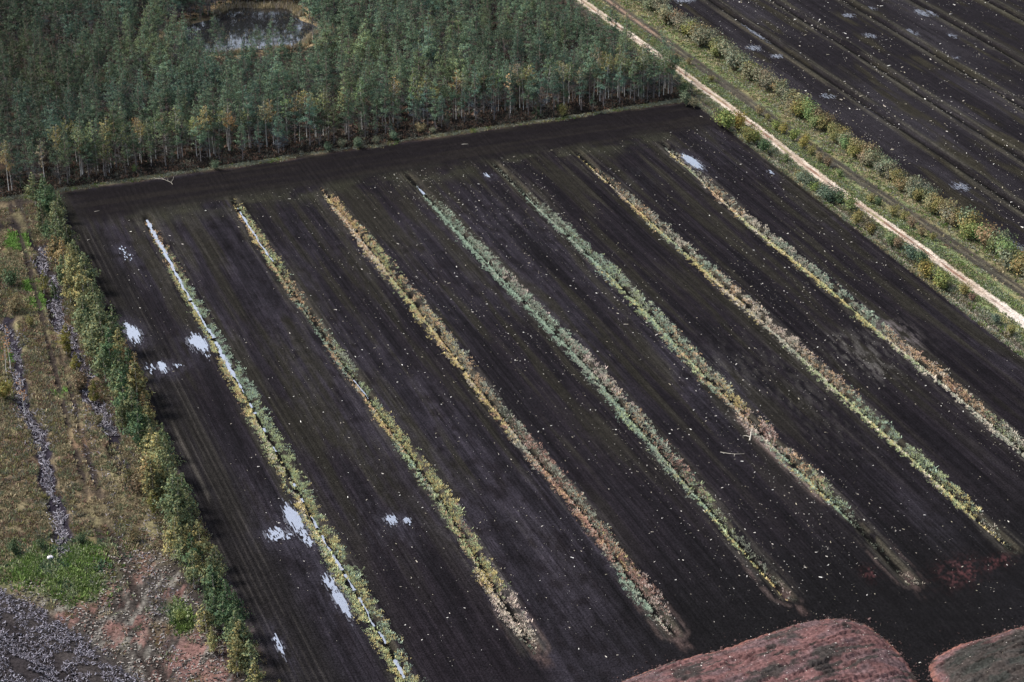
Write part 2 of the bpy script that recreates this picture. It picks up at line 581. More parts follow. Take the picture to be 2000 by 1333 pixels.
    rc = mix3(rc, (.42, .39, .36), np.exp(-((u - 299) / 9) ** 2) * .6)
    rc = mix3(rc, (.15, .15, .08), (1 - sstep(.1, .3, rw)) * sstep(.62, .7, fbm(u / 7, v / 1., 291)))
    rm = 1 - sstep(1.2, 1.6, rw + .8 * (g2 - .5))
    sc = sc * (1 - rm[..., None]) + rc * rm[..., None]
    c = c * (1 - st[..., None]) + sc * st[..., None]

    # forest floor
    fe = HEAD_U + 1.0 * (vn(v / 7, v * 0, 301) - .5)
    fo = sstep(fe - .5, fe + .8, u) * (1 - sstep(214.5, 216.5, v))
    ff = mix3(np.ones(u.shape + (3,)) * np.array((.022, .017, .015)), (.036, .025, .019), sstep(.4, .65, fbm(u / 2.2, v / 2.2, 311)))
    ff = mix3(ff, (.11, .105, .075), np.exp(-((u - 429.3) / .8) ** 2) * sstep(.3, .5, fbm(u / 3, v / 9, 321)))
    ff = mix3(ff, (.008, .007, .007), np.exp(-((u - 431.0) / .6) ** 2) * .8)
    pr = pond_r(u, v)
    ff = mix3(ff, (.22, .17, .10), sstep(.95, 1.08, pr) * (1 - sstep(1.2, 1.5, pr)) * sstep(.3, .6, fbm(u / 2, v / 2, 331)) * .7)
    c = c * (1 - fo[..., None]) + ff * fo[..., None]

    # scrub on the left
    sm = (1 - sstep(57, 58.8, v)) * (1 - sstep(HEAD_U - 1, HEAD_U + 1, u))
    s1, s2, s3 = fbm(u / 7, v / 4, 341), fbm(u / 1.3, v / 1.1, 351), fbm(u / 14, v / 9, 361)
    k = mix3(np.ones(u.shape + (3,)) * np.array((.085, .068, .044)), (.11, .098, .055), sstep(.4, .7, s1))
    k = mix3(k, (.12, .072, .05), sstep(.55, .75, s3) * .7)
    k = mix3(k, (.03, .024, .02), sstep(.5, .75, s2) * .8)
    lowc = sstep(286, 272, u) * sstep(22, 34, v)      # churned ground by the stump heap
    ch = mix3(np.ones(u.shape + (3,)) * np.array((.030, .026, .024)), (.105, .098, .088), sstep(.5, .72, fbm((u + v * .9) / 5, (v - u * .6) / .9, 371)))
    ch = mix3(ch, (.115, .062, .055), sstep(.56, .68, fbm((u + v) / 5, (v - u * .6) / 1.6, 381)) * .7)
    ch = mix3(ch, (.115, .066, .06), np.clip(1.5 * np.exp(-((u - 247) / 9) ** 2 - ((v - 48.5) / 3.6) ** 2), 0, 1) * sstep(.35, .6, fbm((u + v) / 4, (v - u * .6) / .6, 383)))
    ch = ch * (.55 + .9 * fbm(u / .8, v / .8, 385, 2))[..., None]
    ch = mix3(ch, (.05, .03, .012), sstep(.62, .75, s1) * .6)
    k = k * (1 - lowc[..., None]) + ch * lowc[..., None]
    for (gx, gy, ru, rv) in GREENS:
        g = np.exp(-((u - gx) / ru) ** 2 - ((v - gy) / rv) ** 2)
        k = mix3(k, (.075, .105, .035), np.clip(g * 1.5, 0, 1) * sstep(.2, .5, s2))
    rt = poly_d(RUT, u)
    for o in (-.95, .95):
        k = mix3(k, (.02, .016, .015), (1 - sstep(.45, .95, np.abs(v - rt - o))) * sstep(.3, .45, fbm(u / 8, v / 3, 391)) * .95)
    k = mix3(k, (.022, .018, .016), np.exp(-((u - 284) / 9) ** 2 - ((v - 44) / 2.2) ** 2) * .9)
    for q, wd in ((CH1, 1.9), (CH2, 2.0)):
        cv = ch_v(q, u)
        on = sstep(q[0][0] - 2, q[0][0] + 2, u) * (1 - sstep(q[-1][0] - 4, q[-1][0] + 2, u))
        k = mix3(k, (.016, .014, .02), on * (1 - sstep(wd * .5, wd, np.abs(v - cv) + 2.2 * (fbm(u / 3, v / 2, 393) - .45))))
    se = poly_d(STUMP_EDGE, u)
    k = mix3(k, (.03, .026, .026), sstep(-.6, .6, se - v) * (1 - sstep(282, 284, u)))
    k = mix3(k, (.014, .012, .014), sstep(6, 7.5, se - v) * (1 - sstep(268, 272, u)) * .7)
    k = mix3(k, (.012, .010, .011), np.exp(-((u - 416) / 4.5) ** 2) * (1 - sstep(49, 53, v)))
    k = mix3(k, (.02, .017, .016), sstep(51, 52.5, v) * .7)
    c = c * (1 - sm[..., None]) + k * sm[..., None]
    pe = np.clip((1 - st) * (1 - fo) * (1 - sm), 0, 1)
    red = np.clip(c[..., 0] / (c[..., 2] + 1e-4) - 1.4, 0, 1)      # spilled red peat keeps its own colour
    c = c * (1 - (1 - red[..., None]) * pe[..., None] * .735) * (1 - (1 - pe[..., None]) * .22)
    return np.clip(c, .003, 1)


PUDDLES = [  # pixel of the middle, half length along the furrows and half width across, in metres, density
    (262, 656, 3.6, 1.15, .95), (250, 640, 2.2, .5, .5), (388, 672, 3.4, 1.5, 1.0), (404, 690, 3.0, .5, .45), (319, 720, 1.8, .7, .9), (345, 717, 1.0, 1.0, .35), (296, 722, 2.0, .7, .35),
    (576, 1018, 4.2, 1.1, .95), (598, 1052, 3.0, .7, .6), (540, 1046, 1.7, 1.4, .75), (560, 1050, .7, 1.0, .5), (646, 1140, 2.4, .9, .75), (668, 1180, 4.2, .75, .95), (766, 1018, 1.5, .85, .8), (796, 1020, 1.0, .5, .8),
    (1354, 319, 4.4, 1.2, 1.0), (1506, 338, 1.2, .5, .6), (247, 502, 2.0, 1.0, .3), (240, 488, 1.0, .7, .3), (545, 1262, 3.2, .35, .6), (955, 345, .6, .6, .9),
    (1474, 96, 2.0, 1.4, .8), (1518, 112, 1.4, 1.3, .75), (1406, 100, 5.0, .6, .7), (1487, 149, 2.0, 1.4, .65), (1536, 188, 1.8, 1.2, .6), (1340, 2, 2.0, 2.6, .6), (1478, 70, 7.0, .35, .7),
    (1658, 32, 1.5, 1.4, .7), (1700, 72, 2.0, 1.3, .5), (1802, 27, 3.2, 1.1, .8), (1822, 30, 2.6, .6, .8), (1782, 64, 2.6, .8, .5), (1861, 72, 1.6, .9, .6), (1618, 190, 1.5, 1.4, .55), (1702, 18, 1.5, 1.0, .5),
    (1878, 367, 2.2, 1.5, .55), (1986, 490, 3.0, 2.2, .45), (1756, 345, 1.4, 1.4, .5), (1870, 114, .8, .7, .6), (1321, 45, 1.5, .5, .6)]
PUDDLE_UV = [px_uv(p[0], p[1]) + (p[2], p[3]) for p in PUDDLES]
GREENS = [px_uv(35, 470) + (6, 3.5), px_uv(60, 560) + (4, 2.), px_uv(75, 590) + (4, 2.2), px_uv(130, 1095) + (5, 6.5), px_uv(60, 1110) + (4, 4), px_uv(120, 765) + (1.6, 1.5), px_uv(25, 690) + (4, 2), px_uv(150, 1140) + (4, 4), px_uv(352, 1205) + (3, 1.2)]

CC = ground_colours(UU, VV)
nu, nv = UU.shape
idx = np.arange(nu * nv).reshape(nu, nv)
quad = np.stack([idx[:-1, :-1], idx[1:, :-1], idx[1:, 1:], idx[:-1, 1:]], -1).reshape(-1, 4)
um = (UU[:-1, :-1] + .3).ravel()
vm = (VV[:-1, :-1] + .15).ravel()
PX, PY = xy(UU, VV)
P3 = np.stack([PX, PY, ZZ], -1).reshape(-1, 3)
FUR = (1 - .7 * sstep(409, 415, UU) * (VV < 215)) * (1 - .7 * sstep(232, 224, UU) * (VV < 215)) * (.55 + .45 * fbm(UU / 35, VV / 12, 137))
C3 = np.concatenate([CC, FUR[..., None]], -1).reshape(-1, 4)
rvm = poly_d(ROAD_V, um)
zone = np.zeros(len(um), int)                                         # 0 near field
zone[(vm > 237.0)] = 1                                                # far field
zone[(vm > 214.6) & (vm <= 237.0)] = 2                                # road strip
zone[(np.abs(vm - rvm) < 1.5)] = 3                                    # road
zone[(um > HEAD_U) & (vm <= 214.6)] = 4                               # forest floor
zone[(vm < 58.0) & (um <= HEAD_U)] = 5                                # scrub ground
for z, nm, lb in [(0, 'peat_field', 'black milled peat field striped by seven drainage ditches'), (1, 'peat_field', 'far black peat field beyond the hedge and the road'),
                  (2, 'grass_verge', 'grassy strip on both sides of the dirt road'), (3, 'dirt_road', 'pale two-track dirt road beside the peat fields'),
                  (4, 'forest_floor', 'dark heathery floor of the pine forest'), (5, 'scrub_ground', 'rough brown scrub ground left of the tree row')]:
    f = quad[zone == z]
    used, inv = np.unique(f, return_inverse=True)
    o = link(nm, mesh_np(nm, P3[used], inv.reshape(-1, 4), C3[used], M_PEAT if z < 2 else M_SOIL, True))
    tag(o, lb, None, None, 'structure')

# land reaching the horizon, below the detailed sheet
gx = np.array([(-5000, -2500), (5000, -2500), (5000, 8500), (-5000, 8500)], float)
o = link('ground', mesh_np('ground', np.c_[gx, np.full(4, -3.2)], np.array([[0, 1, 2, 3]]), np.tile((.03, .028, .024), (4, 1)), M_SOIL))
tag(o, 'dark bog land stretching away to the horizon', None, None, 'structure')


def on_ground(u, v):
    x, y = xy(u, v)
    return x, y, gz(u, v)


# ------------------------------------------------------------------ standing water
def puddle(k, u0, v0, ru, rv, dens, rnd, mat, lift, label):
    Q = []
    st = .17
    n = max(3, int(2 * rv / st))
    for i in range(n):
        t = (i + .5) / n * 2 - 1
        half = ru * math.sqrt(max(0, 1 - t * t)) * (.75 + .5 * rnd.random())
        u = -half + rnd.uniform(-.4, .4)
        while u < half:
            ln = rnd.uniform(.35, 1.0) * (2.2 if dens > .85 else 1.1)
            e = abs(u / (half + .01))
            if rnd.random() < dens * (1.15 - .5 * e * e):
                va, vb = v0 + t * rv - st * .52, v0 + t * rv + st * .52
                j = rnd.uniform(-.08, .08)
                Q.append([(u0 + u, va), (u0 + u + ln, va), (u0 + u + ln + j, vb), (u0 + u + j, vb)])
            u += ln
    if not Q:
        return
    Q = np.array(Q)
    zc = gz(np.array([u0, u0 - ru * .5, u0 + ru * .5]), np.array([v0, v0, v0])).max() + lift
    X, Y = xy(Q[..., 0], Q[..., 1])
    q3 = np.stack([X, Y, np.full(X.shape, zc)], -1)
    # pieces of one level sheet: separate heights by rows would show, so they butt end to end
    me = quads_mesh('puddle', q3, np.full((len(q3), 3), .5), mat)
    tag(link('wet_mud' if mat is M_MUD else 'puddle', me), label, None, None, 'structure')


rnd = random.Random(5)
for k, p in enumerate(PUDDLES):
    u0, v0 = px_uv(p[0], p[1])
    far_ = v0 > 237
    puddle(k, u0, v0, p[2] * 1.25, p[3] * 1.4 + .2, min(.5, p[4] * .45), rnd, M_MUD, .082, 'thin film of water on the peat round a puddle')
    puddle(k, u0, v0, p[2], p[3], p[4] * (.8 if far_ else 1), rnd, M_DULL if far_ else M_WATER, .09, 'shallow rainwater puddle lying in the furrows of the black peat')


def water_strip(d, a, b, wid, lvl, gaps):
    us = np.arange(a, b, .3)
    cv = ditch_v(d, us)
    hw = wid * np.clip(.15 + 1.5 * fbm(us / 2.2, us * 0, 77) - .35 * vn(us / .8, us * 0, 78), .12, 1.4) / 2
    hw = hw * (1 - .35 * sstep(335, 315, us)) * np.clip(.5 + 1.2 * hsh(us * 10, us * 0, 80), .4, 1.3)
    keep = np.ones(len(us), bool)
    for g0, g1 in gaps:
        keep &= ~((us > g0) & (us < g1))
    V, F = [], []
    for i, u in enumerate(us):
        j = .4 * (vn(np.array([u / 2.3]), np.array([3.]), 79)[0] - .5)
        for s in (-1, 1):
            x, y = xy(u, cv[i] + s * hw[i] + j)
            V.append((x, y, lvl))
        if i and keep[i] and keep[i - 1]:
            F.append((2 * i - 2, 2 * i, 2 * i + 1, 2 * i - 1))
    return mesh_np('ditch_water', np.array(V), np.array(F), None, M_WATER)


tag(link('ditch_water', water_strip(DITCH[0], 226, 408, .78, -.37, [(366, 366.6), (348, 349.2), (322.5, 326), (319, 320.5), (313, 318), (306, 311), (293, 304), (288, 291.5), (282, 286.5), (276, 278), (270, 271), (264, 265), (257, 259), (247.5, 248.6), (240, 244), (233, 235)])),
    'narrow ribbon of bright water in the leftmost ditch', None, None, 'structure')
tag(link('ditch_water', water_strip(DITCH[1], 378, 407, .42, -.38, [(405, 406)])), 'thin ribbon of water at the head of the second ditch', None, None, 'structure')
tag(link('ditch_water', water_strip(DITCH[1], 316, 324, .35, -.38, [])), 'short glint of water halfway down the second ditch', None, None, 'structure')
tag(link('ditch_water', water_strip(DITCH[3], 399, 404, .4, -.38, [])), 'short glint of water at the head of the fourth ditch', None, None, 'structure')

# pond in the forest
an = np.linspace(0, 2 * math.pi, 72, endpoint=False)
ring = []
for a in an:
    r = 1.0
    for _ in range(8):
        uu, vv_ = POND_C[0] + POND_R[0] * r * math.sin(a), POND_C[1] + POND_R[1] * r * math.cos(a)
        r *= 1.03 / max(.2, float(pond_r(np.array(uu), np.array(vv_))))
    ring.append((uu, vv_))
ring = np.array(ring)
X, Y = xy(ring[:, 0], ring[:, 1])
me = bpy.data.meshes.new('pond')
me.from_pydata([(a, b, -.42) for a, b in zip(X, Y)], [], [list(range(72))][::-1])
me.materials.append(M_POND)
tag(link('pond', me), 'small dark bog pond in a clearing of the forest', None, None, 'structure')
if me.polygons[0].normal.z < 0:
    me.flip_normals()


# ------------------------------------------------------------------ low vegetation
def blades(u, v, size, hgt, colour, nb, lean=.5, spread=1.0, wid=.35, rng=RNG, zoff=0.0):
    """tufts: nb upright blade quads round each (u,v); colour (n,3). Returns quads and colours"""
    n = len(u)
    x, y, z = on_ground(u, v)
    a = rng.uniform(0, 2 * math.pi, (n, nb))
    r = np.sqrt(rng.uniform(0, 1, (n, nb))) * spread * size[:, None]
    bx, by = x[:, None] + r * np.cos(a), y[:, None] + r * np.sin(a)
    h = hgt[:, None] * rng.uniform(.5, 1.15, (n, nb))
    w = (wid * size[:, None]) * rng.uniform(.6, 1.3, (n, nb)) * .5
    f = rng.uniform(0, 2 * math.pi, (n, nb))
    cx, cy = np.cos(f) * w, np.sin(f) * w
    la = a + rng.normal(0, .7, (n, nb))
    l = h * lean * rng.uniform(.1, 1.2, (n, nb))
    tx, ty = bx + l * np.cos(la), by + l * np.sin(la)
    zb = np.repeat(z[:, None], nb, 1) - .08 + zoff
    zt = zb + h
    k = .45
    Q = np.stack([np.stack([bx - cx, by - cy, zb], -1), np.stack([bx + cx, by + cy, zb], -1),
                  np.stack([tx + cx * k, ty + cy * k, zt], -1), np.stack([tx - cx * k, ty - cy * k, zt], -1)], -2).reshape(-1, 4, 3)
    C = np.repeat(colour[:, None, :], nb, 1) * rng.uniform(.72, 1.28, (n, nb, 1))
    return Q, np.clip(C.reshape(-1, 3), 0, .8)


PAL = dict(G=(.150, .200, .145), L=(.19, .22, .105), Y=(.29, .235, .085), O=(.28, .18, .095), R=(.21, .115, .085), B=(.30, .255, .195), K=(.17, .18, .135), D=(.05, .055, .04), P=(.26, .20, .17))
# keys: u, colours left bank, colours right bank, half width, density
VEG = [
    [(409, 'O', 'O', .7, .35), (398, 'OY', 'O', 1.0, .5), (385, 'OL', 'OL', 1.2, .7), (368, 'YL', 'LG', 1.4, .9), (345, 'LYG', 'GG', 1.7, 1), (322, 'LYO', 'GGL', 1.9, 1), (305, 'BLY', 'GLL', 2.0, 1), (285, 'BYG', 'GLY', 2.0, 1), (262, 'GLY', 'GLY', 2.0, 1), (240, 'LY', 'LGY', 2.0, 1), (215, 'LY', 'LY', 1.9, 1)],
    [(412, 'D', 'D', .6, .25), (405, 'OY', 'YL', 1.1, .7), (390, 'OY', 'YLO', 1.4, .95), (374, 'OL', 'YLG', 1.5, .95), (360, 'GO', 'OG', 1.3, .7), (345, 'GD', 'GO', 1.3, .55), (333, 'GO', 'LK', 1.4, .7), (318, 'KO', 'LG', 1.4, .7), (306, 'YO', 'LY', 1.6, .9), (292, 'LG', 'YL', 1.8, 1), (278, 'KLR', 'LYK', 1.9, 1), (262, 'YLO', 'YLR', 1.8, .95), (253, 'OYB', 'LYB', 1.7, .9), (248, 'BBP', 'BPB', 2.0, 1), (241, 'BPB', 'BPG', 1.9, 1), (237, 'GB', 'B', 1.1, .6), (233, 'D', 'D', .6, .2)],
    [(410, 'O', 'D', .5, .3), (404, 'YB', 'OY', 1.2, .8), (390, 'BOK', 'YOK', 1.6, .95), (372, 'YBO', 'OLY', 1.8, 1), (352, 'YLO', 'KOL', 2.0, 1), (332, 'BYO', 'YKO', 2.0, 1), (315, 'OYB', 'KO', 1.8, .9), (302, 'OYR', 'KD', 1.7, .85), (290, 'OKB', 'KRP', 1.8, .9), (275, 'ORB', 'KR', 1.9, .85), (262, 'ORB', 'OKR', 1.9, .9), (250, 'RK', 'ORY', 1.9, .9), (245, 'GGK', 'RP', 2.4, 1), (238, 'GK', 'RPD', 1.9, .9), (232, 'BP', 'PD', 1.3, .5), (229, 'D', 'D', .7, .2)],
    [(412, 'D', 'D', .5, .12), (404, 'D', 'D', .7, .2), (397, 'GK', 'DK', 1.0, .6), (388, 'G', 'KG', 1.5, .95), (370, 'GG', 'GK', 1.8, 1), (350, 'GGK', 'GKP', 2.0, 1.05), (330, 'GG', 'GK', 2.0, 1.05), (310, 'GK', 'KPB', 2.1, 1), (290, 'GGL', 'GKO', 2.0, 1), (274, 'GKL', 'KRG', 1.9, 1), (260, 'LGY', 'KL', 1.7, .95), (247, 'YLY', 'KD', 1.2, .7), (236, 'YO', 'KP', .9, .5), (231, 'YD', 'D', .7, .35)],
    [(410, 'D', 'D', .6, .25), (400, 'DK', 'DK', .8, .35), (388, 'KG', 'DK', 1.2, .6), (374, 'GK', 'KG', 1.7, .95), (355, 'GGK', 'KGL', 1.9, 1), (335, 'GLY', 'LKG', 2.0, 1), (318, 'LGO', 'KGO', 2.1, 1), (302, 'GLO', 'LKO', 2.1, 1), (290, 'GOK', 'OYK', 1.9, .95), (280, 'KPB', 'RPG', 1.9, .9), (268, 'YGL', 'GOP', 2.0, 1), (256, 'GYK', 'GLK', 1.8, 1), (250, 'GL', 'GK', 1.3, .8), (245, 'DK', 'D', .8, .35), (234, 'D', 'D', .6, .15), (228, 'LB', 'B', 1.0, .5)],
    [(411, 'D', 'D', .4, .12), (404, 'Y', 'D', .6, .45), (394, 'YB', 'DO', 1.0, .7), (384, 'BO', 'OK', 1.4, .95), (370, 'YYO', 'OKB', 1.7, 1), (356, 'LKG', 'KB', 1.7, .95), (344, 'YYL', 'KGO', 1.8, 1), (328, 'OBY', 'KBO', 1.8, .95), (310, 'BK', 'KBP', 1.9, .9), (294, 'BLK', 'KOP', 1.9, .95), (276, 'BLY', 'LGK', 1.9, 1), (258, 'YLB', 'GLK', 1.9, 1), (246, 'LY', 'GYL', 1.6, .9), (238, 'BY', 'BK', 1.1, .5), (230, 'D', 'D', .6, .2)],
    [(408, 'D', 'D', .4, .15), (402, 'BK', 'K', .8, .6), (397, 'YYB', 'YB', 1.1, .9), (388, 'KL', 'KB', 1.2, .8), (374, 'BO', 'OK', 1.5, .85), (358, 'BLY', 'BK', 1.7, .95), (340, 'BYL', 'BKG', 1.8, .95), (325, 'YYL', 'KGB', 1.8, 1), (310, 'YL', 'KG', 1.8, .95), (296, 'BL', 'BOR', 1.9, .95), (280, 'BK', 'BOR', 1.9, .9), (262, 'BK', 'BKL', 1.9, .95), (240, 'BK', 'BL', 1.9, .9)],
]
for k_ in PAL:
    a_ = np.array(PAL[k_])
    PAL[k_] = tuple(a_ * .78 + a_.mean() * .22)
ORD = ['first', 'second', 'third', 'fourth', 'fifth', 'sixth', 'seventh', 'eighth', 'ninth', 'tenth', 'eleventh', 'twelfth', 'thirteenth', 'fourteenth', 'fifteenth', 'sixteenth', 'seventeenth', 'eighteenth', 'nineteenth', 'twentieth']


def ordn(i):
    """1 -> first"""
    if i <= 20:
        return ORD[i - 1]
    t = {1: 'st', 2: 'nd', 3: 'rd'}.get(i % 10 if i % 100 not in (11, 12, 13) else 0, 'th')
    return '%d%s' % (i, t)


VLAB = ['green leafy weeds lining the leftmost ditch with its ribbon of water', 'yellow and buff weeds lining the second ditch from the left', 'orange and rusty weeds lining the third ditch from the left',
        'pale blue-green weeds lining the fourth ditch from the left', 'mixed grey-green weeds lining the fifth ditch from the left', 'yellow-edged weeds lining the sixth ditch from the left', 'buff dry weeds lining the rightmost of the seven ditches']
for i, (d, keys) in enumerate(zip(DITCH, VEG)):
    ks = sorted(keys)
    ku = np.array([k[0] for k in ks], float)
    kw, kd = np.array([k[3] for k in ks]), np.array([k[4] for k in ks])
    lo, hi = ku[0], ku[-1]
    n = int((hi - lo) * 82)
    u = RNG.uniform(lo, hi, n)
    off = RNG.uniform(-1, 1, n)
    hw = np.interp(u, ku, kw) * .86 * (.82 + .4 * vn(u / 4.0, off * 0 + 50 + i, 401))
    v = ditch_v(d, u) + off * hw * (.97 + .22 * RNG.normal(0, 1, n))
    gap = np.abs(v - ditch_v(d, u)) 
    keep = RNG.random(n) < np.interp(u, ku, kd) * np.clip(hw / 1.9, .3, 1)
    keep &= (gap > (.33 if i == 0 else .28 if i in (3,) else .22) * (.6 + .8 * vn(u / 3.0, u * 0, 411 + i)))
    keep &= vn(u / 1.3, v / .8, 421 + i) > .27
    u, v, off = u[keep], v[keep], off[keep]
    fi = np.interp(u, ku, np.arange(len(ku))) + RNG.uniform(-.45, .45, len(u)) 
    fi = np.clip(np.round(fi), 0, len(ku) - 1).astype(int)
    pick = vn(u / 2.6, v / 1.2, 431 + i) * .45 + RNG.random(len(u)) * .55
    col = np.zeros((len(u), 3))
    for q in range(len(u)):
        s = ks[fi[q]][1 if v[q] < ditch_v(d, np.array([u[q]]))[0] else 2] if False else ks[fi[q]][1 if off[q] < 0 else 2]
        col[q] = PAL[s[min(len(s) - 1, int(pick[q] * len(s)))]]
    size = .155 * np.exp(RNG.normal(0, .4, len(u)))
    hg = RNG.uniform(.10, .34, len(u)) * (1 + .8 * ((col[:, 0] > .3) & (col[:, 2] > .18)))
    Q, C = blades(u, v, size, hg * np.exp(RNG.normal(0, .25, len(u))), col * 1.85, 8, lean=.8, spread=1.15, wid=.62)
    o = link('ditch_weeds', quads_mesh('ditch_weeds', Q, C, M_GRASS))
    tag(o, VLAB[i], 'ditch weeds', None, 'stuff')


def field_of_tufts(name, label, cat, u, v, colf, size, hg, nb, wid=.75, lean=.7, mat=M_GRASS):
    ok = in_view(u, v)
    u, v = u[ok], v[ok]
    col = colf(u, v)
    s = RNG.uniform(size[0], size[1], len(u))
    h = RNG.uniform(hg[0], hg[1], len(u))
    Q, C = blades(u, v, s, h, col, nb, lean=lean, wid=wid)
    o = link(name, quads_mesh(name, Q, C, mat))
    tag(o, label, cat, None, 'stuff')
    return o


def pickcols(names, pick):
    P = np.array([PAL2[n] for n in names])
    return P[np.clip((pick * len(names)).astype(int), 0, len(names) - 1)]


PAL2 = dict(PAL)
PAL2.update(g=(.085, .13, .035), h=(.125, .165, .06), t=(.165, .145, .085), b=(.14, .11, .07), o=(.14, .13, .055), r=(.15, .095, .07), d=(.035, .03, .024), q=(.12, .115, .09), e=(.030, .025, .024), s=(.30, .25, .16), n=(.05, .085, .05), w=(.17, .19, .14), k=(.11, .13, .075))


def mixer(names, su, sv, seed, jit=.35):
    return lambda u, v: pickcols(names, vn(u / su, v / sv, seed) * (1 - jit) + RNG.random(len(u)) * jit)


# grass beside the road, between road and track, and the bank on the field side
n = 15000
u = RNG.uniform(285, 520, n)
v = poly_d(ROAD_V, u) + RNG.choice([-1, 1], n, p=[.35, .65]) * RNG.uniform(1.35, 4.6, n)
ok = (v > 216.9) & (np.abs(v - poly_d(TRACK_V, u)) > 1.35) & (v < 229)
field_of_tufts('verge_grass', 'bright green grass and herbs along both sides of the dirt road', 'grass', u[ok], v[ok], mixer('hgtkhwot', 5, 2, 501), (.25, .5), (.15, .4), 6)
n = 12000
u = RNG.uniform(255, 430, n)
v = RNG.uniform(214.2, 218.4, n)
ok = np.abs(v - 216.1) > .55 * (.5 + vn(u / 3, v * 0, 503))
field_of_tufts('bank_grass', 'dry greyish grass on the ditch bank between field and road', 'grass', u[ok], v[ok], mixer('qstkwBgto', 5, 1.3, 505), (.22, .45), (.2, .5), 6)
n = 13000
u = RNG.uniform(285, 520, n)
v = poly_d(TRACK_V, u) + RNG.uniform(-2.6, 10, n)
tw = np.abs(v - poly_d(TRACK_V, u))
ok = ((np.abs(tw - .85) > .5) & (RNG.random(n) < np.clip(.12 + (tw - 1.3) * .5, .1, 1))) & (v < 237)
field_of_tufts('hedge_grass', 'straw and grey-green grass between the rutted track and the hedge', 'grass', u[ok], v[ok], mixer('twshtKgtr', 4, 1.6, 507), (.25, .5), (.2, .5), 6)
# strip of pale grass along the forest front
n = 8000
v = RNG.uniform(40, 214, n)
u = 428.9 + .9 * (vn(v / 9, v * 0, 511) - .5) * 2 + RNG.normal(0, .55, n)
ok = RNG.random(n) < (.25 + .9 * sstep(.35, .6, vn(v / 12, v * 0, 513)))
field_of_tufts('edge_grass', 'pale grass strip between the peat field and the forest front', 'grass', u[ok], v[ok], mixer('wqtKwogP', 6, 2, 515), (.25, .45), (.15, .4), 6)
n = 15000
v = RNG.uniform(30, 216, n)
u = 430.2 + RNG.gamma(1.6, 2.6, n)
field_of_tufts('heather', 'dark reddish heather and bilberry under the forest front', 'heather', u, v, mixer('eeddrqedn', 3, 2, 517), (.35, .7), (.3, .75), 7)
# forest floor under the trees, seen through the gaps
n = 14000
v = RNG.uniform(60, 216, n)
u = RNG.uniform(437, 585, n)
ok = pond_r(u, v) > 1.12
field_of_tufts('forest_undergrowth', 'dark undergrowth between the forest trees', 'undergrowth', u[ok], v[ok], mixer('eednnded', 6, 5, 519), (.5, .9), (.2, .6), 5)
# reeds round the pond
n = 9000
a = RNG.uniform(0, 2 * math.pi, n)
r = RNG.uniform(.98, 1.5, n)
u, v = POND_C[0] + POND_R[0] * r * np.sin(a), POND_C[1] + POND_R[1] * r * np.cos(a)
pr = pond_r(u, v)
ok = (pr > 1.0) & (pr < 1.13)  & (vn(u / 4, v / 6, 523) > .25)
field_of_tufts('reed_bed', 'straw-coloured reeds around the forest pond', 'reeds', u[ok], v[ok], mixer('sstBbss', 3, 3, 521), (.3, .6), (.8, 1.8), 6, .4, .3)
n = 1100
a = RNG.uniform(0, 2 * math.pi, n)
r = np.sqrt(RNG.uniform(0, 1, n))
u, v = POND_C[0] + POND_R[0] * r * np.sin(a), POND_C[1] + POND_R[1] * r * np.cos(a)
ok = (pond_r(u, v) < 1) & (vn(u / 3.5, v / 6, 525) > .4) & (u > 506)
field_of_tufts('water_sedge', 'sparse sedge standing in the pond water', 'sedge', u[ok], v[ok], mixer('bstdb', 3, 3, 527), (.3, .5), (.6, 1.0), 4, .22, .4)

# scrub on the left
n = 60000
u = RNG.uniform(232, 424, n)
v = RNG.uniform(18, 58, n)
rt = poly_d(RUT, u)
bare = np.minimum(np.abs(v - rt - .95), np.abs(v - rt + .95)) < .75
c1 = (np.abs(v - ch_v(CH1, u)) < 1.3) & (u > 318) & (u < 404)
c2 = (np.abs(v - ch_v(CH2, u)) < 1.7 * (.2 + 1.2 * vn(u / 4, u * 0, 531))) & (u > 284) & (u < 372)
heap = (v < poly_d(STUMP_EDGE, u) + 1.2) & (u < 284)
churn = (u < 281) & (RNG.random(n) < .93)
pit = (np.abs(u - 416) < 4.0) & (v < 52) & (RNG.random(n) < .8)
keep = ~(c1 | c2 | heap | churn | pit) & ~(bare & (RNG.random(n) < .97)) & (vn(u / 1.8, v / 1.5, 533) > .24)
keep &= ~((v > 46) & (v < 51) & (u < 330) & (RNG.random(n) < .55))
u, v = u[keep], v[keep]


def scrubcol(u, v):
    c = mixer('qbtskbtrqokts', 6, 3.5, 535, .4)(u, v)
    for (gx, gy, ru, rv) in GREENS:
        g = np.exp(-((u - gx) / ru) ** 2 - ((v - gy) / rv) ** 2) > .35 + .3 * RNG.random(len(u))
        c[g] = np.array(PAL2['h']) * RNG.uniform(.6, 1.2, (g.sum(), 1)) * np.array((.8, 1.1, .7))
    return c


field_of_tufts('scrub', 'tangled brown and olive scrub with green patches left of the tree row', 'scrub', u, v, scrubcol, (.25, .6), (.15, .65), 9, .5)
n = 2600
gi = RNG.integers(3, 8, n)
G = np.array(GREENS)[[3, 4, 7, 3, 4, 7, 3, 8]][gi]
u, v = G[:, 0] + RNG.normal(0, .6, n) * G[:, 2], G[:, 1] + RNG.normal(0, .6, n) * G[:, 3]
ok = v > poly_d(STUMP_EDGE, u) + 1
field_of_tufts('lush_grass', 'bright green grass and nettles above the stump heap', 'grass', u[ok], v[ok], mixer('khgLno', 3, 2, 537), (.3, .6), (.25, .7), 7, .7)


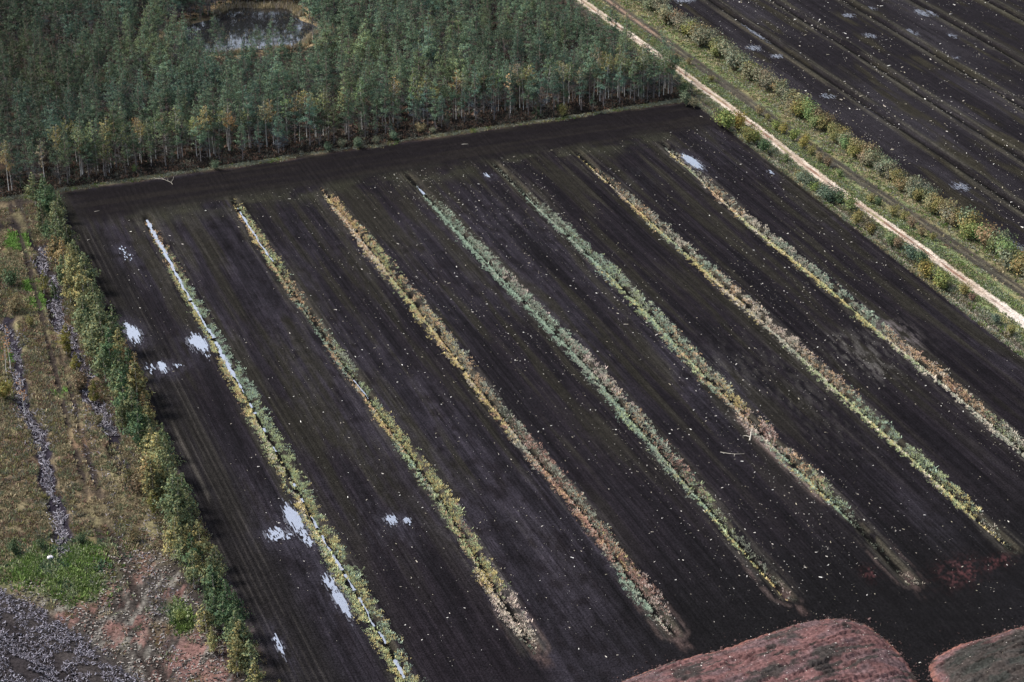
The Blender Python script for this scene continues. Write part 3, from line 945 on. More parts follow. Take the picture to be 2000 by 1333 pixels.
# ------------------------------------------------------------------ woody debris
def sticks(name, label, cat, u, v, ln, th, col, zoff=.05, tilt=.3, kind='stuff', along=None):
    n = len(u)
    x, y, z = on_ground(u, v)
    a = RNG.uniform(0, math.pi, n) if along is None else along
    t = RNG.normal(0, tilt, n)
    d = np.stack([np.cos(a) * np.cos(t), np.sin(a) * np.cos(t), np.sin(t)], -1)
    s = np.stack([-np.sin(a), np.cos(a), np.zeros(n)], -1)
    w = np.cross(d, s)
    c = np.stack([x, y, z + zoff + np.abs(np.sin(t)) * ln * .4], -1)
    L, T = (d * ln[:, None] / 2), th[:, None] / 2
    cor = []
    for e, k in ((-1, 1.0), (1, .55)):
        for p, q in ((-1, -1), (1, -1), (1, 1), (-1, 1)):
            cor.append(c + e * L + (s * p + w * q) * T * k)
    V = np.stack(cor, 1).reshape(-1, 3)
    base = np.array([[0, 1, 5, 4], [1, 2, 6, 5], [2, 3, 7, 6], [3, 0, 4, 7], [3, 2, 1, 0], [4, 5, 6, 7]])
    F = (np.arange(n)[:, None, None] * 8 + base).reshape(-1, 4)
    o = link(name, mesh_np(name, V, F, np.repeat(col, 8, 0), M_WOOD))
    tag(o, label, cat, None, kind)
    return o


def chipcol(n):
    c = np.array([(.42, .39, .36), (.29, .26, .22), (.55, .53, .50), (.24, .215, .165)])[RNG.integers(0, 4, n)]
    return c * RNG.uniform(.7, 1.2, (n, 1))


n = 24000
u = RNG.uniform(205, 412, n)
v = RNG.uniform(64, 214, n)
dn = fbm(u / 30, v / 12, 601)
pr_ = np.clip((dn - .30) * 2.0, .04, 1) * (.25 + .75 * sstep(95, 150, v)) * (.5 + .5 * sstep(220, 260, u)) * (1 - .35 * sstep(140, 185, v))
keep = (RNG.random(n) < pr_)
for d in DITCH:
    keep &= np.abs(v - ditch_v(d, u)) > 1.4
u, v = u[keep], v[keep]
ok = in_view(u, v)
u, v = u[ok], v[ok]
ln = np.clip(.105 * np.exp(RNG.normal(0, .62, len(u))), .04, .9)
sticks('wood_chips', 'pale bits of bogwood scattered over the near peat field', 'wood bits', u, v, ln, np.clip(ln * .32, .04, .11), chipcol(len(u)), .06, .15)
n = 14000
u = RNG.uniform(300, 520, n)
v = RNG.uniform(239, 345, n)
dist = np.min([np.abs(v - c) for c in FARD], 0)
keep = RNG.random(n) < np.clip((fbm(u / 16, v / 9, 611) - .3) * 2.2, .1, 1) * np.where(dist < 1.7, 1.2, .7)
u, v = u[keep], v[keep]
ok = in_view(u, v)
u, v = u[ok], v[ok]
ln = np.clip(.13 * np.exp(RNG.normal(0, .65, len(u))), .06, 1.2)
sticks('wood_chips', 'pale bits of bogwood scattered over the far peat field', 'wood bits', u, v, ln, np.clip(ln * .35, .06, .18), chipcol(len(u)) * .95, .08, .15)


def greywood(n, k=1.0):
    c = np.array([(.13, .12, .145), (.22, .205, .24), (.06, .055, .063), (.30, .29, .33), (.035, .03, .032)])[RNG.integers(0, 5, n)]
    return c * k * RNG.uniform(.7, 1.25, (n, 1))


for k, half, lab, lo, hi in ((CH1, 1.3, 'grey snags and roots filling the gully beside the tree row', 320, 403), (CH2, 1.6, 'grey snags and roots filling the gully through the brown scrub', 285, 370)):
    n = 3600
    u = RNG.uniform(lo, hi, n)
    v = ch_v(k, u) + RNG.normal(0, half * .55, n) * (.35 + 1.2 * vn(u / 5, u * 0, 531))
    keep = fbm(u / 3, v / 1.4, 621) > .43
    u, v = u[keep], v[keep]
    ln = RNG.uniform(.25, 1.0, len(u))
    sticks('root_debris', lab, 'root debris', u, v, ln, RNG.uniform(.05, .14, len(u)), greywood(len(u), .8), .12, .5)
n = 22000
u = RNG.uniform(225, 283, n)
v = poly_d(STUMP_EDGE, u) + 1.0 - RNG.uniform(0, 27, n)
kp = (fbm(u / 1.6, v / 1.6, 623) > .40) & (RNG.random(n) < .25 + (poly_d(STUMP_EDGE, u) + 1 - v) * .4)
u, v = u[kp], v[kp]
ok = in_view(u, v)
u, v = u[ok], v[ok]
ln = RNG.uniform(.15, .55, len(u))
dd = poly_d(STUMP_EDGE, u) - v
cl = greywood(len(u), .8)
cl *= np.array((.93, .93, .97)) * .85
sticks('stump_heap', 'heap of grey stumps and roots in the bottom left corner', 'stump heap', u, v, ln, RNG.uniform(.05, .14, len(u)), cl, .2, .6)
n = 2200
u = RNG.uniform(238, 336, n)
v = RNG.uniform(44, 53, n)
keep = vn(u / 5, v / 1.5, 631) > .45
u, v = u[keep], v[keep]
sticks('twigs', 'grey twigs littered beside the rutted track left of the trees', 'twigs', u, v, RNG.uniform(.2, .7, len(u)), RNG.uniform(.04, .09, len(u)), greywood(len(u), .75), .1, .35)


n = 7000
u = RNG.uniform(236, 284, n)
v = RNG.uniform(26, 55, n)
keep = (v > poly_d(STUMP_EDGE, u) + .2) & (fbm(u / 2.4, v / 1.6, 641) > .42)
u, v = u[keep], v[keep]
ln = RNG.uniform(.12, .42, len(u))
cc_ = np.array([(.05, .042, .038), (.14, .13, .12), (.10, .06, .05), (.03, .026, .025), (.2, .185, .17)])[RNG.integers(0, 5, len(u))]
sticks('peat_clods', 'clods and crumbled peat on the churned ground beside the stump heap', 'clods', u, v, ln, ln * .55, cc_, .05, .2)


# ------------------------------------------------------------------ trees
class MB:
    def __init__(self):
        self.v, self.f, self.c = [], [], []

    def tube(self, pts, rad, cols, n=6):
        """tapered tube along pts"""
        base = len(self.v)
        for i, (p, r, c) in enumerate(zip(pts, rad, cols)):
            p = np.array(p, float)
            a, b = np.array(pts[max(0, i - 1)], float), np.array(pts[min(len(pts) - 1, i + 1)], float)
            d = b - a
            d /= np.linalg.norm(d) + 1e-9
            s = np.cross(d, (0, 0, 1.0) if abs(d[2]) < .9 else (1.0, 0, 0))
            s /= np.linalg.norm(s)
            t = np.cross(d, s)
            for k in range(n):
                q = 2 * math.pi * k / n
                self.v.append(p + r * (math.cos(q) * s + math.sin(q) * t))
                self.c.append(c)
            if i:
                for k in range(n):
                    o0, o1 = base + (i - 1) * n, base + i * n
                    self.f.append((o0 + k, o0 + (k + 1) % n, o1 + (k + 1) % n, o1 + k))

    def arrays(self):
        return np.array(self.v, np.float32), np.array(self.f, np.int32), np.array(self.c, np.float32)

    def mesh(self, name, mat):
        V, F, C = self.arrays()
        return mesh_np(name, V, F, C, mat, True)


def leaf_quads(P, size, col, rng, up=.55, aspect=.55, out=None):
    """a leaf-cluster quad at each point, random facing biased upward/outward"""
    n = len(P)
    nrm = rng.normal(0, .55, (n, 3))
    if out is not None:
        nrm[:, :2] += out
    nrm[:, 2] += up
    nrm /= np.linalg.norm(nrm, axis=1)[:, None]
    t = np.cross(nrm, rng.normal(0, 1, (n, 3)))
    t /= np.linalg.norm(t, axis=1)[:, None]
    b = np.cross(nrm, t)
    s = size[:, None] * .5
    t, b = t * s, b * s * aspect
    Q = np.stack([P - t - b * .4, P + t * .2 - b, P + t + b * .3, P - t * .1 + b], 1)
    return Q, col


def crown_points(kind, h, rng, n):
    """points of foliage and the limbs that carry them"""
    limbs, pts = [], []
    if kind == 'pine':
        z0 = h * rng.uniform(.16, .38)
        rmax = h * rng.uniform(.155, .205)
        z = z0
        while z < h * .97:
            f = (z - z0) / (h - z0)
            for q in range(5 if f < .75 else 3):
                r = rmax * min(1, .6 + f * 2) * (1 - f) ** 1.15 * rng.uniform(.8, 1.3) + .06
                limbs.append((z + rng.normal(0, .12), rng.uniform(0, 6.28), r, r * rng.uniform(.25, .6) + .25 * f))
            z += rng.uniform(.55, .95)
        limbs.append((h * .93, 0, .1, h * .07))
    elif kind == 'spruce':
        z0, nl = h * .08, 40
        for i in range(nl):
            f = (i + rng.random()) / nl
            z = z0 + (h * .99 - z0) * f
            limbs.append((z, rng.uniform(0, 6.28), h * .19 * (1 - f) ** .85 * rng.uniform(.8, 1.15) + .1, -.25 * h * .19 * (1 - f)))
    elif kind == 'birch':      # slender forest-edge birch, crown high up
        z0, nl = h * rng.uniform(.42, .56), 20
        rmax = h * rng.uniform(.085, .125)
        for i in range(nl):
            f = (i + rng.random()) / nl
            z = z0 + (h * .95 - z0) * f
            r = rmax * math.sin(math.pi * min(1, .18 + .8 * f) ** .85) * rng.uniform(.6, 1.3) + .12
            limbs.append((z, rng.uniform(0, 6.28), r, r * rng.uniform(.5, 1.2)))
    elif kind == 'bushbirch':  # young full birch
        z0, nl = h * .08, 44
        rmax = h * rng.uniform(.18, .24)
        for i in range(nl):
            f = (i + rng.random()) / nl
            z = z0 + (h * .95 - z0) * f
            r = rmax * min(1, .6 + 2.0 * f) * (1 - f ** 1.25) ** 1.0 * rng.uniform(.65, 1.25) + .12
            limbs.append((z, rng.uniform(0, 6.28), r, r * rng.uniform(.4, .9)))
    elif kind == 'sparse':
        z0, nl = h * .4, 16
        for i in range(nl):
            f = (i + rng.random()) / nl
            limbs.append((z0 + (h * .95 - z0) * f, rng.uniform(0, 6.28), h * .13 * rng.uniform(.6, 1.3) * (1 - f * .6), h * .09))
    else:                      # shrub: stems fanning from the base
        nl = 16
        for i in range(nl):
            a = rng.uniform(0, 6.28)
            limbs.append((0.05, a, h * .55 * rng.uniform(.1, .75), h * rng.uniform(.6, .98)))
    wts = np.array([l[2] ** 1.3 + .05 for l in limbs])
    cnt = np.maximum(2, (n * wts / wts.sum()).astype(int))
    for (z, a, r, rise), m in zip(limbs, cnt):
        if kind == 'shrub':
            t = rng.uniform(.25, 1.05, m)
        else:
            t = rng.uniform(.22, 1.08, m) ** .7
        sp = (.08 + .13 * t) * max(r, .5) if kind != 'shrub' else .11 * h * (.5 + t)
        if kind == 'pine':
            sp = .09 + .10 * r * t
        px_ = np.cos(a) * r * t + rng.normal(0, 1, m) * sp
        py_ = np.sin(a) * r * t + rng.normal(0, 1, m) * sp
        pz_ = z + rise * (t ** (1.0 if kind != 'shrub' else .8)) + rng.normal(0, 1, m) * sp * .75
        pts.append(np.stack([px_, py_, np.clip(pz_, .1, h * 1.02)], -1))
    return limbs, np.concatenate(pts)


SPEC = {  # trunk colour low/high, leaf colours, leaf size, leaf count, trunk radius factor
    'pine': ((.13, .12, .12), (.13, .10, .085), [(.066, .097, .068), (.084, .116, .072), (.052, .084, .066), (.10, .122, .072)], (.20, .42), 1400, .0095),
    'spruce': ((.06, .05, .045), (.07, .055, .045), [(.022, .050, .024), (.030, .062, .028), (.02, .04, .024)], (.3, .55), 460, .011),
    'birch': ((.50, .485, .47), (.36, .34, .32), [(.165, .17, .085), (.135, .15, .085), (.20, .175, .085), (.12, .14, .09)], (.2, .38), 330, .0064),
    'bushbirch': ((.42, .40, .37), (.30, .27, .22), [(.105, .108, .058), (.085, .098, .056), (.135, .12, .06), (.072, .09, .06)], (.22, .42), 1250, .010),
    'sparse': ((.60, .58, .55), (.40, .37, .34), [(.22, .15, .08), (.15, .13, .08)], (.2, .35), 70, .009),
    'shrub': ((.13, .10, .075), (.13, .10, .075), [(.135, .135, .085), (.11, .12, .08), (.155, .135, .09), (.09, .105, .075)], (.2, .38), 900, .010),
}


def tree_template(kind, seed, h, dead_low=True):
    rng = np.random.default_rng(seed)
    lo, hi, leaf, ls, n, rf = SPEC[kind]
    limbs, P = crown_points(kind, h, rng, n)
    tb = MB()
    lean = rng.normal(0, .02, 2) if kind in ('pine', 'spruce') else rng.normal(0, .045, 2)

    def axis_at(z):
        t = z / h
        return np.array((lean[0] * h * t * t, lean[1] * h * t * t, z))
    r0 = h * rf
    if kind != 'shrub':
        zs = np.linspace(-.25, h * .97, 8)
        tb.tube([axis_at(z) + (np.append(rng.normal(0, .03, 2), 0) if 0 < z < h * .9 else 0) for z in zs], [r0 * (1.25 if z < 0 else 1) * (1 - .88 * max(0, z) / h) for z in zs],
                [np.array(lo) * (1 - min(1, max(0, z) / (h * .6))) + np.array(hi) * min(1, max(0, z) / (h * .6)) for z in zs], 6)
        for (z, a, r, rise) in limbs:
            p0 = axis_at(z)
            p1 = p0 + np.array((math.cos(a) * r * .5, math.sin(a) * r * .5, rise * .4))
            p2 = p0 + np.array((math.cos(a) * r * .95, math.sin(a) * r * .95, rise * .92))
            tb.tube([p0, p1, p2], [r0 * .3, r0 * .2, r0 * .07], [hi, hi, hi], 3)
        if kind == 'pine':    # dry grey lower limbs
            for _ in range(26):
                z = rng.uniform(.08, .42) * h
                a, r = rng.uniform(0, 6.28), rng.uniform(.5, 1.5)
                p0 = axis_at(z)
                tb.tube([p0, p0 + np.array((math.cos(a) * r, math.sin(a) * r, rng.uniform(-.2, .25)))], [r0 * .22, r0 * .08], [(.12, .11, .12)] * 2, 3)
        P = P + np.array([axis_at(z) * np.array((1, 1, 0)) for z in P[:, 2]])
    else:
        for (z, a, r, rise) in limbs:
            tb.tube([(0, 0, -.15), (math.cos(a) * r * .45, math.sin(a) * r * .45, rise * .55), (math.cos(a) * r, math.sin(a) * r, rise)], [r0 * 1.2, r0 * .8, r0 * .25], [lo, lo, hi], 4)
    sz = rng.uniform(ls[0], ls[1], len(P)) * (h / {'pine': 11, 'spruce': 10, 'birch': 11, 'bushbirch': 7.5, 'sparse': 7, 'shrub': 3.2}[kind]) ** .5
    cl = np.array(leaf)[rng.integers(0, len(leaf), len(P))]
    clump = vn(P[:, 0] * 1.1 + seed, P[:, 1] * 1.1 + P[:, 2] * .9, seed)     # clumps of differently coloured foliage
    cl = cl * (.72 + .56 * clump)[:, None] * rng.uniform(.8, 1.2, (len(P), 1))
    rad = np.linalg.norm(P[:, :2], axis=1)[:, None]
    og = P[:, :2] / np.maximum(rad, .05) * np.clip(rad / (.06 * h), .2, 1)
    if kind == 'pine':        # the lowest whorls are half dead, grey-brown twigs
        low = P[:, 2] < h * rng.uniform(.34, .52, len(P))
        cl[low] = np.array((.070, .072, .080)) * rng.uniform(.6, 1.3, (low.sum(), 1))
        sz[low] *= .7
    Q, C = leaf_quads(P, sz, cl, rng, out=og, aspect=.34 if kind in ('pine', 'spruce') else .7)
    return dict(kind=kind, h=h, trunk=tb, Q=Q, C=C, tm=tb.mesh('trunk', M_BARK), cm=quads_mesh('crown', Q, C, M_LEAF))


TPL = {
    'pine': [tree_template('pine', 900 + i, [11, 12, 10.5, 11.5, 12.5, 10, 11, 13][i]) for i in range(8)],
    'spruce': [tree_template('spruce', 930 + i, [8, 10][i]) for i in range(2)],
    'birch': [tree_template('birch', 950 + i, [11, 12, 10.5, 11.5, 10, 12.5, 11][i]) for i in range(7)],
    'bushbirch': [tree_template('bushbirch', 970 + i, [7, 8, 7.5, 6.5, 8.5, 7][i]) for i in range(6)],
    'sparse': [tree_template('sparse', 985 + i, [8, 7][i]) for i in range(2)],
    'shrub': [tree_template('shrub', 990 + i, 3.2) for i in range(6)],
}


def plant(name, kind, u, v, scale, rot, tint, label, cat, group, tpl=None, parts=('trunk', 'crown'), barkt=(1, 1, 1), squash=1.0):
    t = TPL[kind][tpl if tpl is not None else rnd.randrange(len(TPL[kind]))]
    x, y, z = on_ground(np.array(u), np.array(v))
    e = link(name, None)
    e.empty_display_size = .5
    e.location = (float(x), float(y), float(z))
    e.rotation_euler = (0, 0, rot)
    e.scale = (scale * squash, scale * squash, scale)
    tag(e, label, cat, group)
    a = link(parts[0], t['tm'], e)
    a.color = (*barkt, 1)
    b = link(parts[1], t['cm'], e)
    b.color = (*tint, 1)
    return e


# --- birches along the forest front: pixel of the foot, height in metres, colour
FRONT_B = [(18, 378, 11.5, 'y'), (24, 377, 9, 'o'), (90, 374, 10, 't'), (108, 330, 10, 'g'), (135, 322, 9.5, 'y'), (150, 318, 9, 'y'), (161, 345, 8.5, 'o'), (204, 348, 7.5, 'y'), (214, 342, 8.5, 'y'), (276, 303, 8, 'o'), (296, 322, 10, 'g'), (348, 312, 11.5, 'g'),
           (385, 310, 9.5, 'y'), (392, 306, 9, 'o'), (411, 311, 12, 'o'), (418, 306, 10.5, 'y'), (450, 300, 9.5, 'o'), (478, 290, 9, 'y'), (487, 291, 8, 'g'), (522, 292, 11, 't'), (535, 285, 10.5, 'o'), (562, 278, 10.5, 'g'), (586, 281, 9.5, 't'), (618, 272, 10, 'g'), (632, 270, 11, 'g'),
           (706, 252, 8.5, 'g'), (713, 250, 8, 't'), (768, 243, 11, 'o'), (808, 247, 10, 'g'), (822, 246, 9.5, 'y'), (850, 238, 9, 'y'), (857, 240, 9.5, 'y'), (862, 238, 9, 'g'), (902, 234, 11, 'g'), (926, 232, 10.5, 'g'), (946, 220, 9.5, 'y'), (960, 222, 9.5, 'o'), (997, 226, 9, 'b'), (1015, 215, 11, 't'), (1022, 218, 10, 'g'),
           (1040, 210, 9.5, 'o'), (1090, 202, 10, 'y'), (1101, 212, 10.5, 't'), (1110, 204, 10, 'g'), (1160, 198, 9.5, 't'), (1182, 198, 11, 'y'), (1188, 197, 11, 'y'), (1206, 180, 11, 't'), (1231, 197, 9.5, 'g'), (1247, 192, 11, 'g'), (1257, 194, 11, 't'), (1287, 194, 11.5, 'g'), (1296, 190, 10, 'g'), (1305, 188, 10, 't'), (1312, 186, 10.5, 'g')]
TINT = {'y': (.98, .95, .72), 'o': (1.2, .85, .62), 't': (.85, .8, .82), 'g': (.68, .82, .74), 'b': (1.3, 1.15, 1.2)}
CNAME = {'y': 'yellowing', 'o': 'orange-topped', 't': 'tan-leaved', 'g': 'green-leaved', 'b': 'bare pale'}
for _ in range(46):
    e_ = rnd.uniform(60, 1318)
    FRONT_B.append((e_, float(np.interp(e_, [30, 90, 250, 410, 550, 800, 1000, 1200, 1310], [368, 362, 332, 305, 288, 245, 228, 198, 184])) - rnd.uniform(0, 14), rnd.uniform(8.5, 12), rnd.choice('ggtyggtyo')))
FRONT_B = [(a_, b_, c_ * 1.07, d_) for a_, b_, c_, d_ in FRONT_B]
FRONT_B.sort()
birch_pos = []
for i, (px_, py_, h, c) in enumerate(FRONT_B):
    u, v = px_uv(px_, py_)
    u = max(u, FRONT_U - 1.2)
    birch_pos.append((u, v))
    lab = '%s birch with white trunk, %s birch from the left along the forest front' % (CNAME[c], ordn(i + 1))
    kind = 'birch' if c != 'b' else 'sparse'
    k = rnd.randrange(len(TPL[kind]))
    plant('birch_tree', kind, u, v, 1.06 * h / TPL[kind][k]['h'], rnd.uniform(0, 6.28), tuple(a * rnd.uniform(.88, 1.12) for a in TINT[c]), lab, 'birch', 'birches along the forest front', k)

# --- spruces
for (px_, py_, h, lab) in [(1048, 232, 7, 'dark green spruce standing low in the forest front, right of the middle'), (1312, 175, 8, 'dark spruce at the road corner of the forest'), (152, 170, 11, 'bright green spruce top among dark pines, upper left of the forest'),
                           (45, 70, 11, 'green spruce at the far upper left of the forest'), (1170, 135, 12, 'dark spruce in the forest near the dirt road'), (40, 370, 6, 'dark spruce at the left end of the forest front'), (485, 165, 12, 'tall narrow pale spruce rising in the middle of the left forest half'), (1490 - 290, 110, 12, 'dark spruce beside the dirt road, deep in the forest')]:
    u, v = px_uv(px_, py_)
    k = rnd.randrange(2)
    plant('spruce_tree', 'spruce', u, v, h / TPL['spruce'][k]['h'], rnd.uniform(0, 6), (1, 1, 1), lab, 'spruce', 'spruces in the forest', k)

# --- pines: jittered stand, the 300 nearest as trees of their own, the rest as one forest
cand = []
st = 3.85
for a in np.arange(FRONT_U + .8, 606, st):
    for b in np.arange(30, 219, st):
        u, v = a + rnd.uniform(-1.5, 1.5), b + rnd.uniform(-1.5, 1.5)
        vl = float(np.interp(u, [431, 440, 450, 470, 520, 606], [213, 212, 208.5, 206.5, 205, 205])) + rnd.uniform(-1, 1.5)
        if v > vl + 7 or (v > vl and rnd.random() < .6):
            continue
        pr = float(pond_r(np.array(u), np.array(v)))
        if pr < 1.08 or (pr < 1.2 and u > POND_C[0] and rnd.random() < .8):
            continue
        if 480 < u < 507 and 108 < v < 146 and rnd.random() < .8:
            continue
        if float(vn(np.array(u / 13), np.array(v / 13), 701)) < .09:
            continue
        if not bool(in_view(np.array(u), np.array(v), 6.0, 60, 110)):
            continue
        front = max(0., 1 - (u - FRONT_U) / 9)
        h = rnd.gauss(12.2, 2.1) * (1 - .12 * front * rnd.random())
        if rnd.random() < .12:
            h *= rnd.uniform(.55, .8)
        if v > vl:
            h = rnd.uniform(2, 4.5)
        cand.append((u, v, max(2 if v > vl else 5, h)))
        if u < FRONT_U + 14 and rnd.random() < .35:
            cand.append((u + rnd.uniform(-1.8, 1.8), v + rnd.uniform(1, 2.5), rnd.uniform(3.5, 7)))


for b in np.arange(110, 154, 2.1):
    a = POND_C[0]
    while float(pond_r(np.array(a), np.array(b))) < 1.15:
        a += .5
    for e in (0, 3.2):
        cand.append((a + e + rnd.uniform(.3, 1.5), b + rnd.uniform(-.8, .8), rnd.uniform(10, 13.5)))


def pine_tint(u, v):
    k = float(vn(np.array(u / 16), np.array(v / 16), 711)) * .6 + rnd.random() * .4
    b = rnd.uniform(.62, 1.5)
    dk = .42 + .42 * float(sstep(60, 105, np.array(v - (u - 500) * .25)))    # darker stand on the left, with the top-left vignette painted into its tint
    if k < .34:
        t = (.82, .98, 1.05)
    elif k < .7:
        t = (.94, 1.03, .96)
    elif k < .93:
        t = (1.14, 1.10, .84)
    else:
        t = (1.7, 1.1, .75)
    return tuple(c * b * dk for c in t), ('bluish' if k < .34 else 'dark green' if k < .7 else 'yellowish green' if k < .93 else 'rusty')


def cam_d2(c):
    x, y = xy(c[0], c[1])
    return x * x + y * y


cand.sort(key=lambda c: c[0] - FRONT_U + 0.0 * c[1])
vis = [c for c in cand if in_view(np.array(c[0]), np.array(c[1]), 6.0, 0, 0)]
near = vis[:296]
ids = set(map(id, near))
rest = [c for c in cand if id(c) not in ids]
bp = np.array(birch_pos)
by_birch = {}
for c in near:
    k = int(np.argmin(np.abs(bp[:, 1] - c[1]) + .02 * np.abs(bp[:, 0] - c[0])))
    by_birch.setdefault(k, []).append(c)
for k, lst in by_birch.items():
    lst.sort()
    for j, c in enumerate(lst):
        t, nm = pine_tint(c[0], c[1])
        lab = '%s pine, %s one back in line with the %s birch from the left' % (nm, ordn(j + 1), ordn(k + 1))
        q = rnd.randrange(8)
        plant('pine_tree', 'pine', c[0], c[1], c[2] / TPL['pine'][q]['h'], rnd.uniform(0, 6.28), t, lab, 'pine', 'pines of the forest front', q, squash=rnd.uniform(.9, 1.2))

VQ, VC, TV, TF, TC, nb_ = [], [], [], [], [], 0
for (u, v, h) in rest:
    t = TPL['pine'][rnd.randrange(8)]
    s = h / t['h']
    a = rnd.uniform(0, 6.28)
    x, y, z = on_ground(np.array(u), np.array(v))
    o3 = np.array((float(x), float(y), float(z)))
    q = rnd.uniform(.9, 1.2)
    VQ.append(rot_z(t['Q'] * s * np.array((q, q, 1)), a) + o3)
    tint, _ = pine_tint(u, v)
    VC.append(t['C'] * np.array(tint))
    V_, F_, C_ = t['trunk'].arrays()
    TV.append(rot_z(V_ * s, a) + o3)
    TF.append(F_ + nb_)
    TC.append(C_)
    nb_ += len(V_)
Q, C = np.concatenate(VQ), np.concatenate(VC)
n0 = nb_
V_ = np.concatenate([np.concatenate(TV), Q.reshape(-1, 3)])
F_ = np.concatenate([np.concatenate(TF), np.arange(4 * len(Q)).reshape(-1, 4) + n0])
C_ = np.concatenate([np.concatenate(TC), np.repeat(C, 4, 0)])
me = mesh_np('pine_forest', V_, F_, C_, M_BARK)
me.materials.append(M_LEAF)
me.polygons.foreach_set('material_index', np.r_[np.zeros(len(F_) - len(Q), np.int32), np.ones(len(Q), np.int32)])
tag(link('pine_forest', me), 'dense dark green pine forest reaching back behind its front rows', 'forest', None, 'stuff')
print('pines', len(near), 'stand', len(rest), 'quads', len(F_))

# small saplings in front of the forest
SAP = [(262, 340, 1.9, 'g'), (420, 332, 2.2, 'n'), (700, 290, 2.6, 'n'), (735, 282, 2.0, 'w'), (770, 275, 2.4, 'n'), (820, 262, 2.6, 't'), (1098, 230, 3.0, 'o'), (640, 296, 2.0, 'n'), (668, 290, 2.2, 'w'), (845, 262, 1.6, 'w')]
STINT = {'g': (.9, 1.2, .7), 'n': (.6, .85, .8), 'w': (1.0, 1.05, 1.05), 't': (1.3, 1.05, .85), 'o': (1.15, 1.05, .6), 'y': (1.35, 1.15, .5), 'd': (.45, .68, .5), 'b': (1.3, 1.15, 1.0), 'l': (1.05, 1.25, .55), 'r': (1.15, .85, .8)}
SNAME = {'g': 'green', 'n': 'dark bluish', 'w': 'greyish green', 't': 'tan', 'o': 'olive', 'y': 'golden', 'd': 'dark green', 'b': 'buff', 'l': 'yellow-green', 'r': 'reddish brown'}
SAP.sort()
for i, (px_, py_, h, c) in enumerate(SAP):
    u, v = px_uv(px_, py_)
    plant('sapling', 'shrub', u, v, h / 3.2, rnd.uniform(0, 6), STINT[c], 'small %s sapling on the heath before the forest, %s of ten from the left' % (SNAME[c], ordn(i + 1)), 'sapling', 'saplings before the forest front', None, ('stem', 'foliage'))

# --- row of young birches and pines along the left edge of the field
ROWT = []
uu = 236.0
while uu < 424:
    for lane in (0, 1, 2):
        if lane == 2 and rnd.random() < .6:
            continue
        u = uu + rnd.uniform(-1.2, 1.2)
        edge = np.interp(u, [236, 260, 300, 345, 395, 425], [55.4, 56.0, 57.0, 57.4, 58.2, 58.6])
        wid = np.interp(u, [236, 300, 350, 400, 425], [3.6, 5.2, 4.8, 4.6, 4.2])
        v = edge - .9 - lane * wid / 2.4 + rnd.uniform(-.7, .7)
        if float(vn(np.array(u / 5.), np.array(lane * 3.3), 721)) < .23:
            continue
        ROWT.append((u, v, lane))
    uu += rnd.uniform(3.0, 4.4)
ROWT.sort()
tall = lambda u: float(np.interp(u, [236, 262, 285, 310, 330, 345, 380, 424], [6, 7.4, 8.2, 8.2, 8.6, 9.0, 8.0, 7.6]))
j = 0
for (u, v, lane) in ROWT:
    if not in_view(np.array(u), np.array(v), 3., 20, 40):
        continue
    j += 1
    h = 1.08 * tall(u) * rnd.uniform(.68, 1.18) * (.85 if lane == 2 else 1)
    z = float(vn(np.array(u / 9.), np.array(v / 3.), 731)) * .5 + rnd.random() * .5
    dark = any(abs(u - a) < b for a, b in ((335, 6), (418, 4), (257, 5), (313, 3))) and rnd.random() < .75 or rnd.random() < .12
    z = z * 1.25 - .06
    if dark:
        tint, nm = (.55, .85, .72), 'dark bluish-green'
    elif z < .3:
        tint, nm = (.85, 1.05, .92), 'green'
    elif z < .62:
        tint, nm = (1.02, 1.12, .98), 'olive'
    elif z < .80:
        tint, nm = (1.5, 1.35, 1.05), 'yellowing'
    else:
        tint, nm = (1.75, 1.25, 1.1), 'orange-brown'
    b = rnd.uniform(.72, 1.25)
    k = rnd.randrange(6)
    ln = ('field side', 'middle', 'scrub side')[lane]
    lab = '%s birch, %s of the left tree row, %s from its near end' % (nm, ln, ordn(j))
    plant('birch_tree', 'bushbirch', u, v, h / TPL['bushbirch'][k]['h'], rnd.uniform(0, 6.28), tuple(c * b for c in tint), lab, 'birch', 'young birches in the row left of the field', k, squash=rnd.uniform(.85, 1.2))

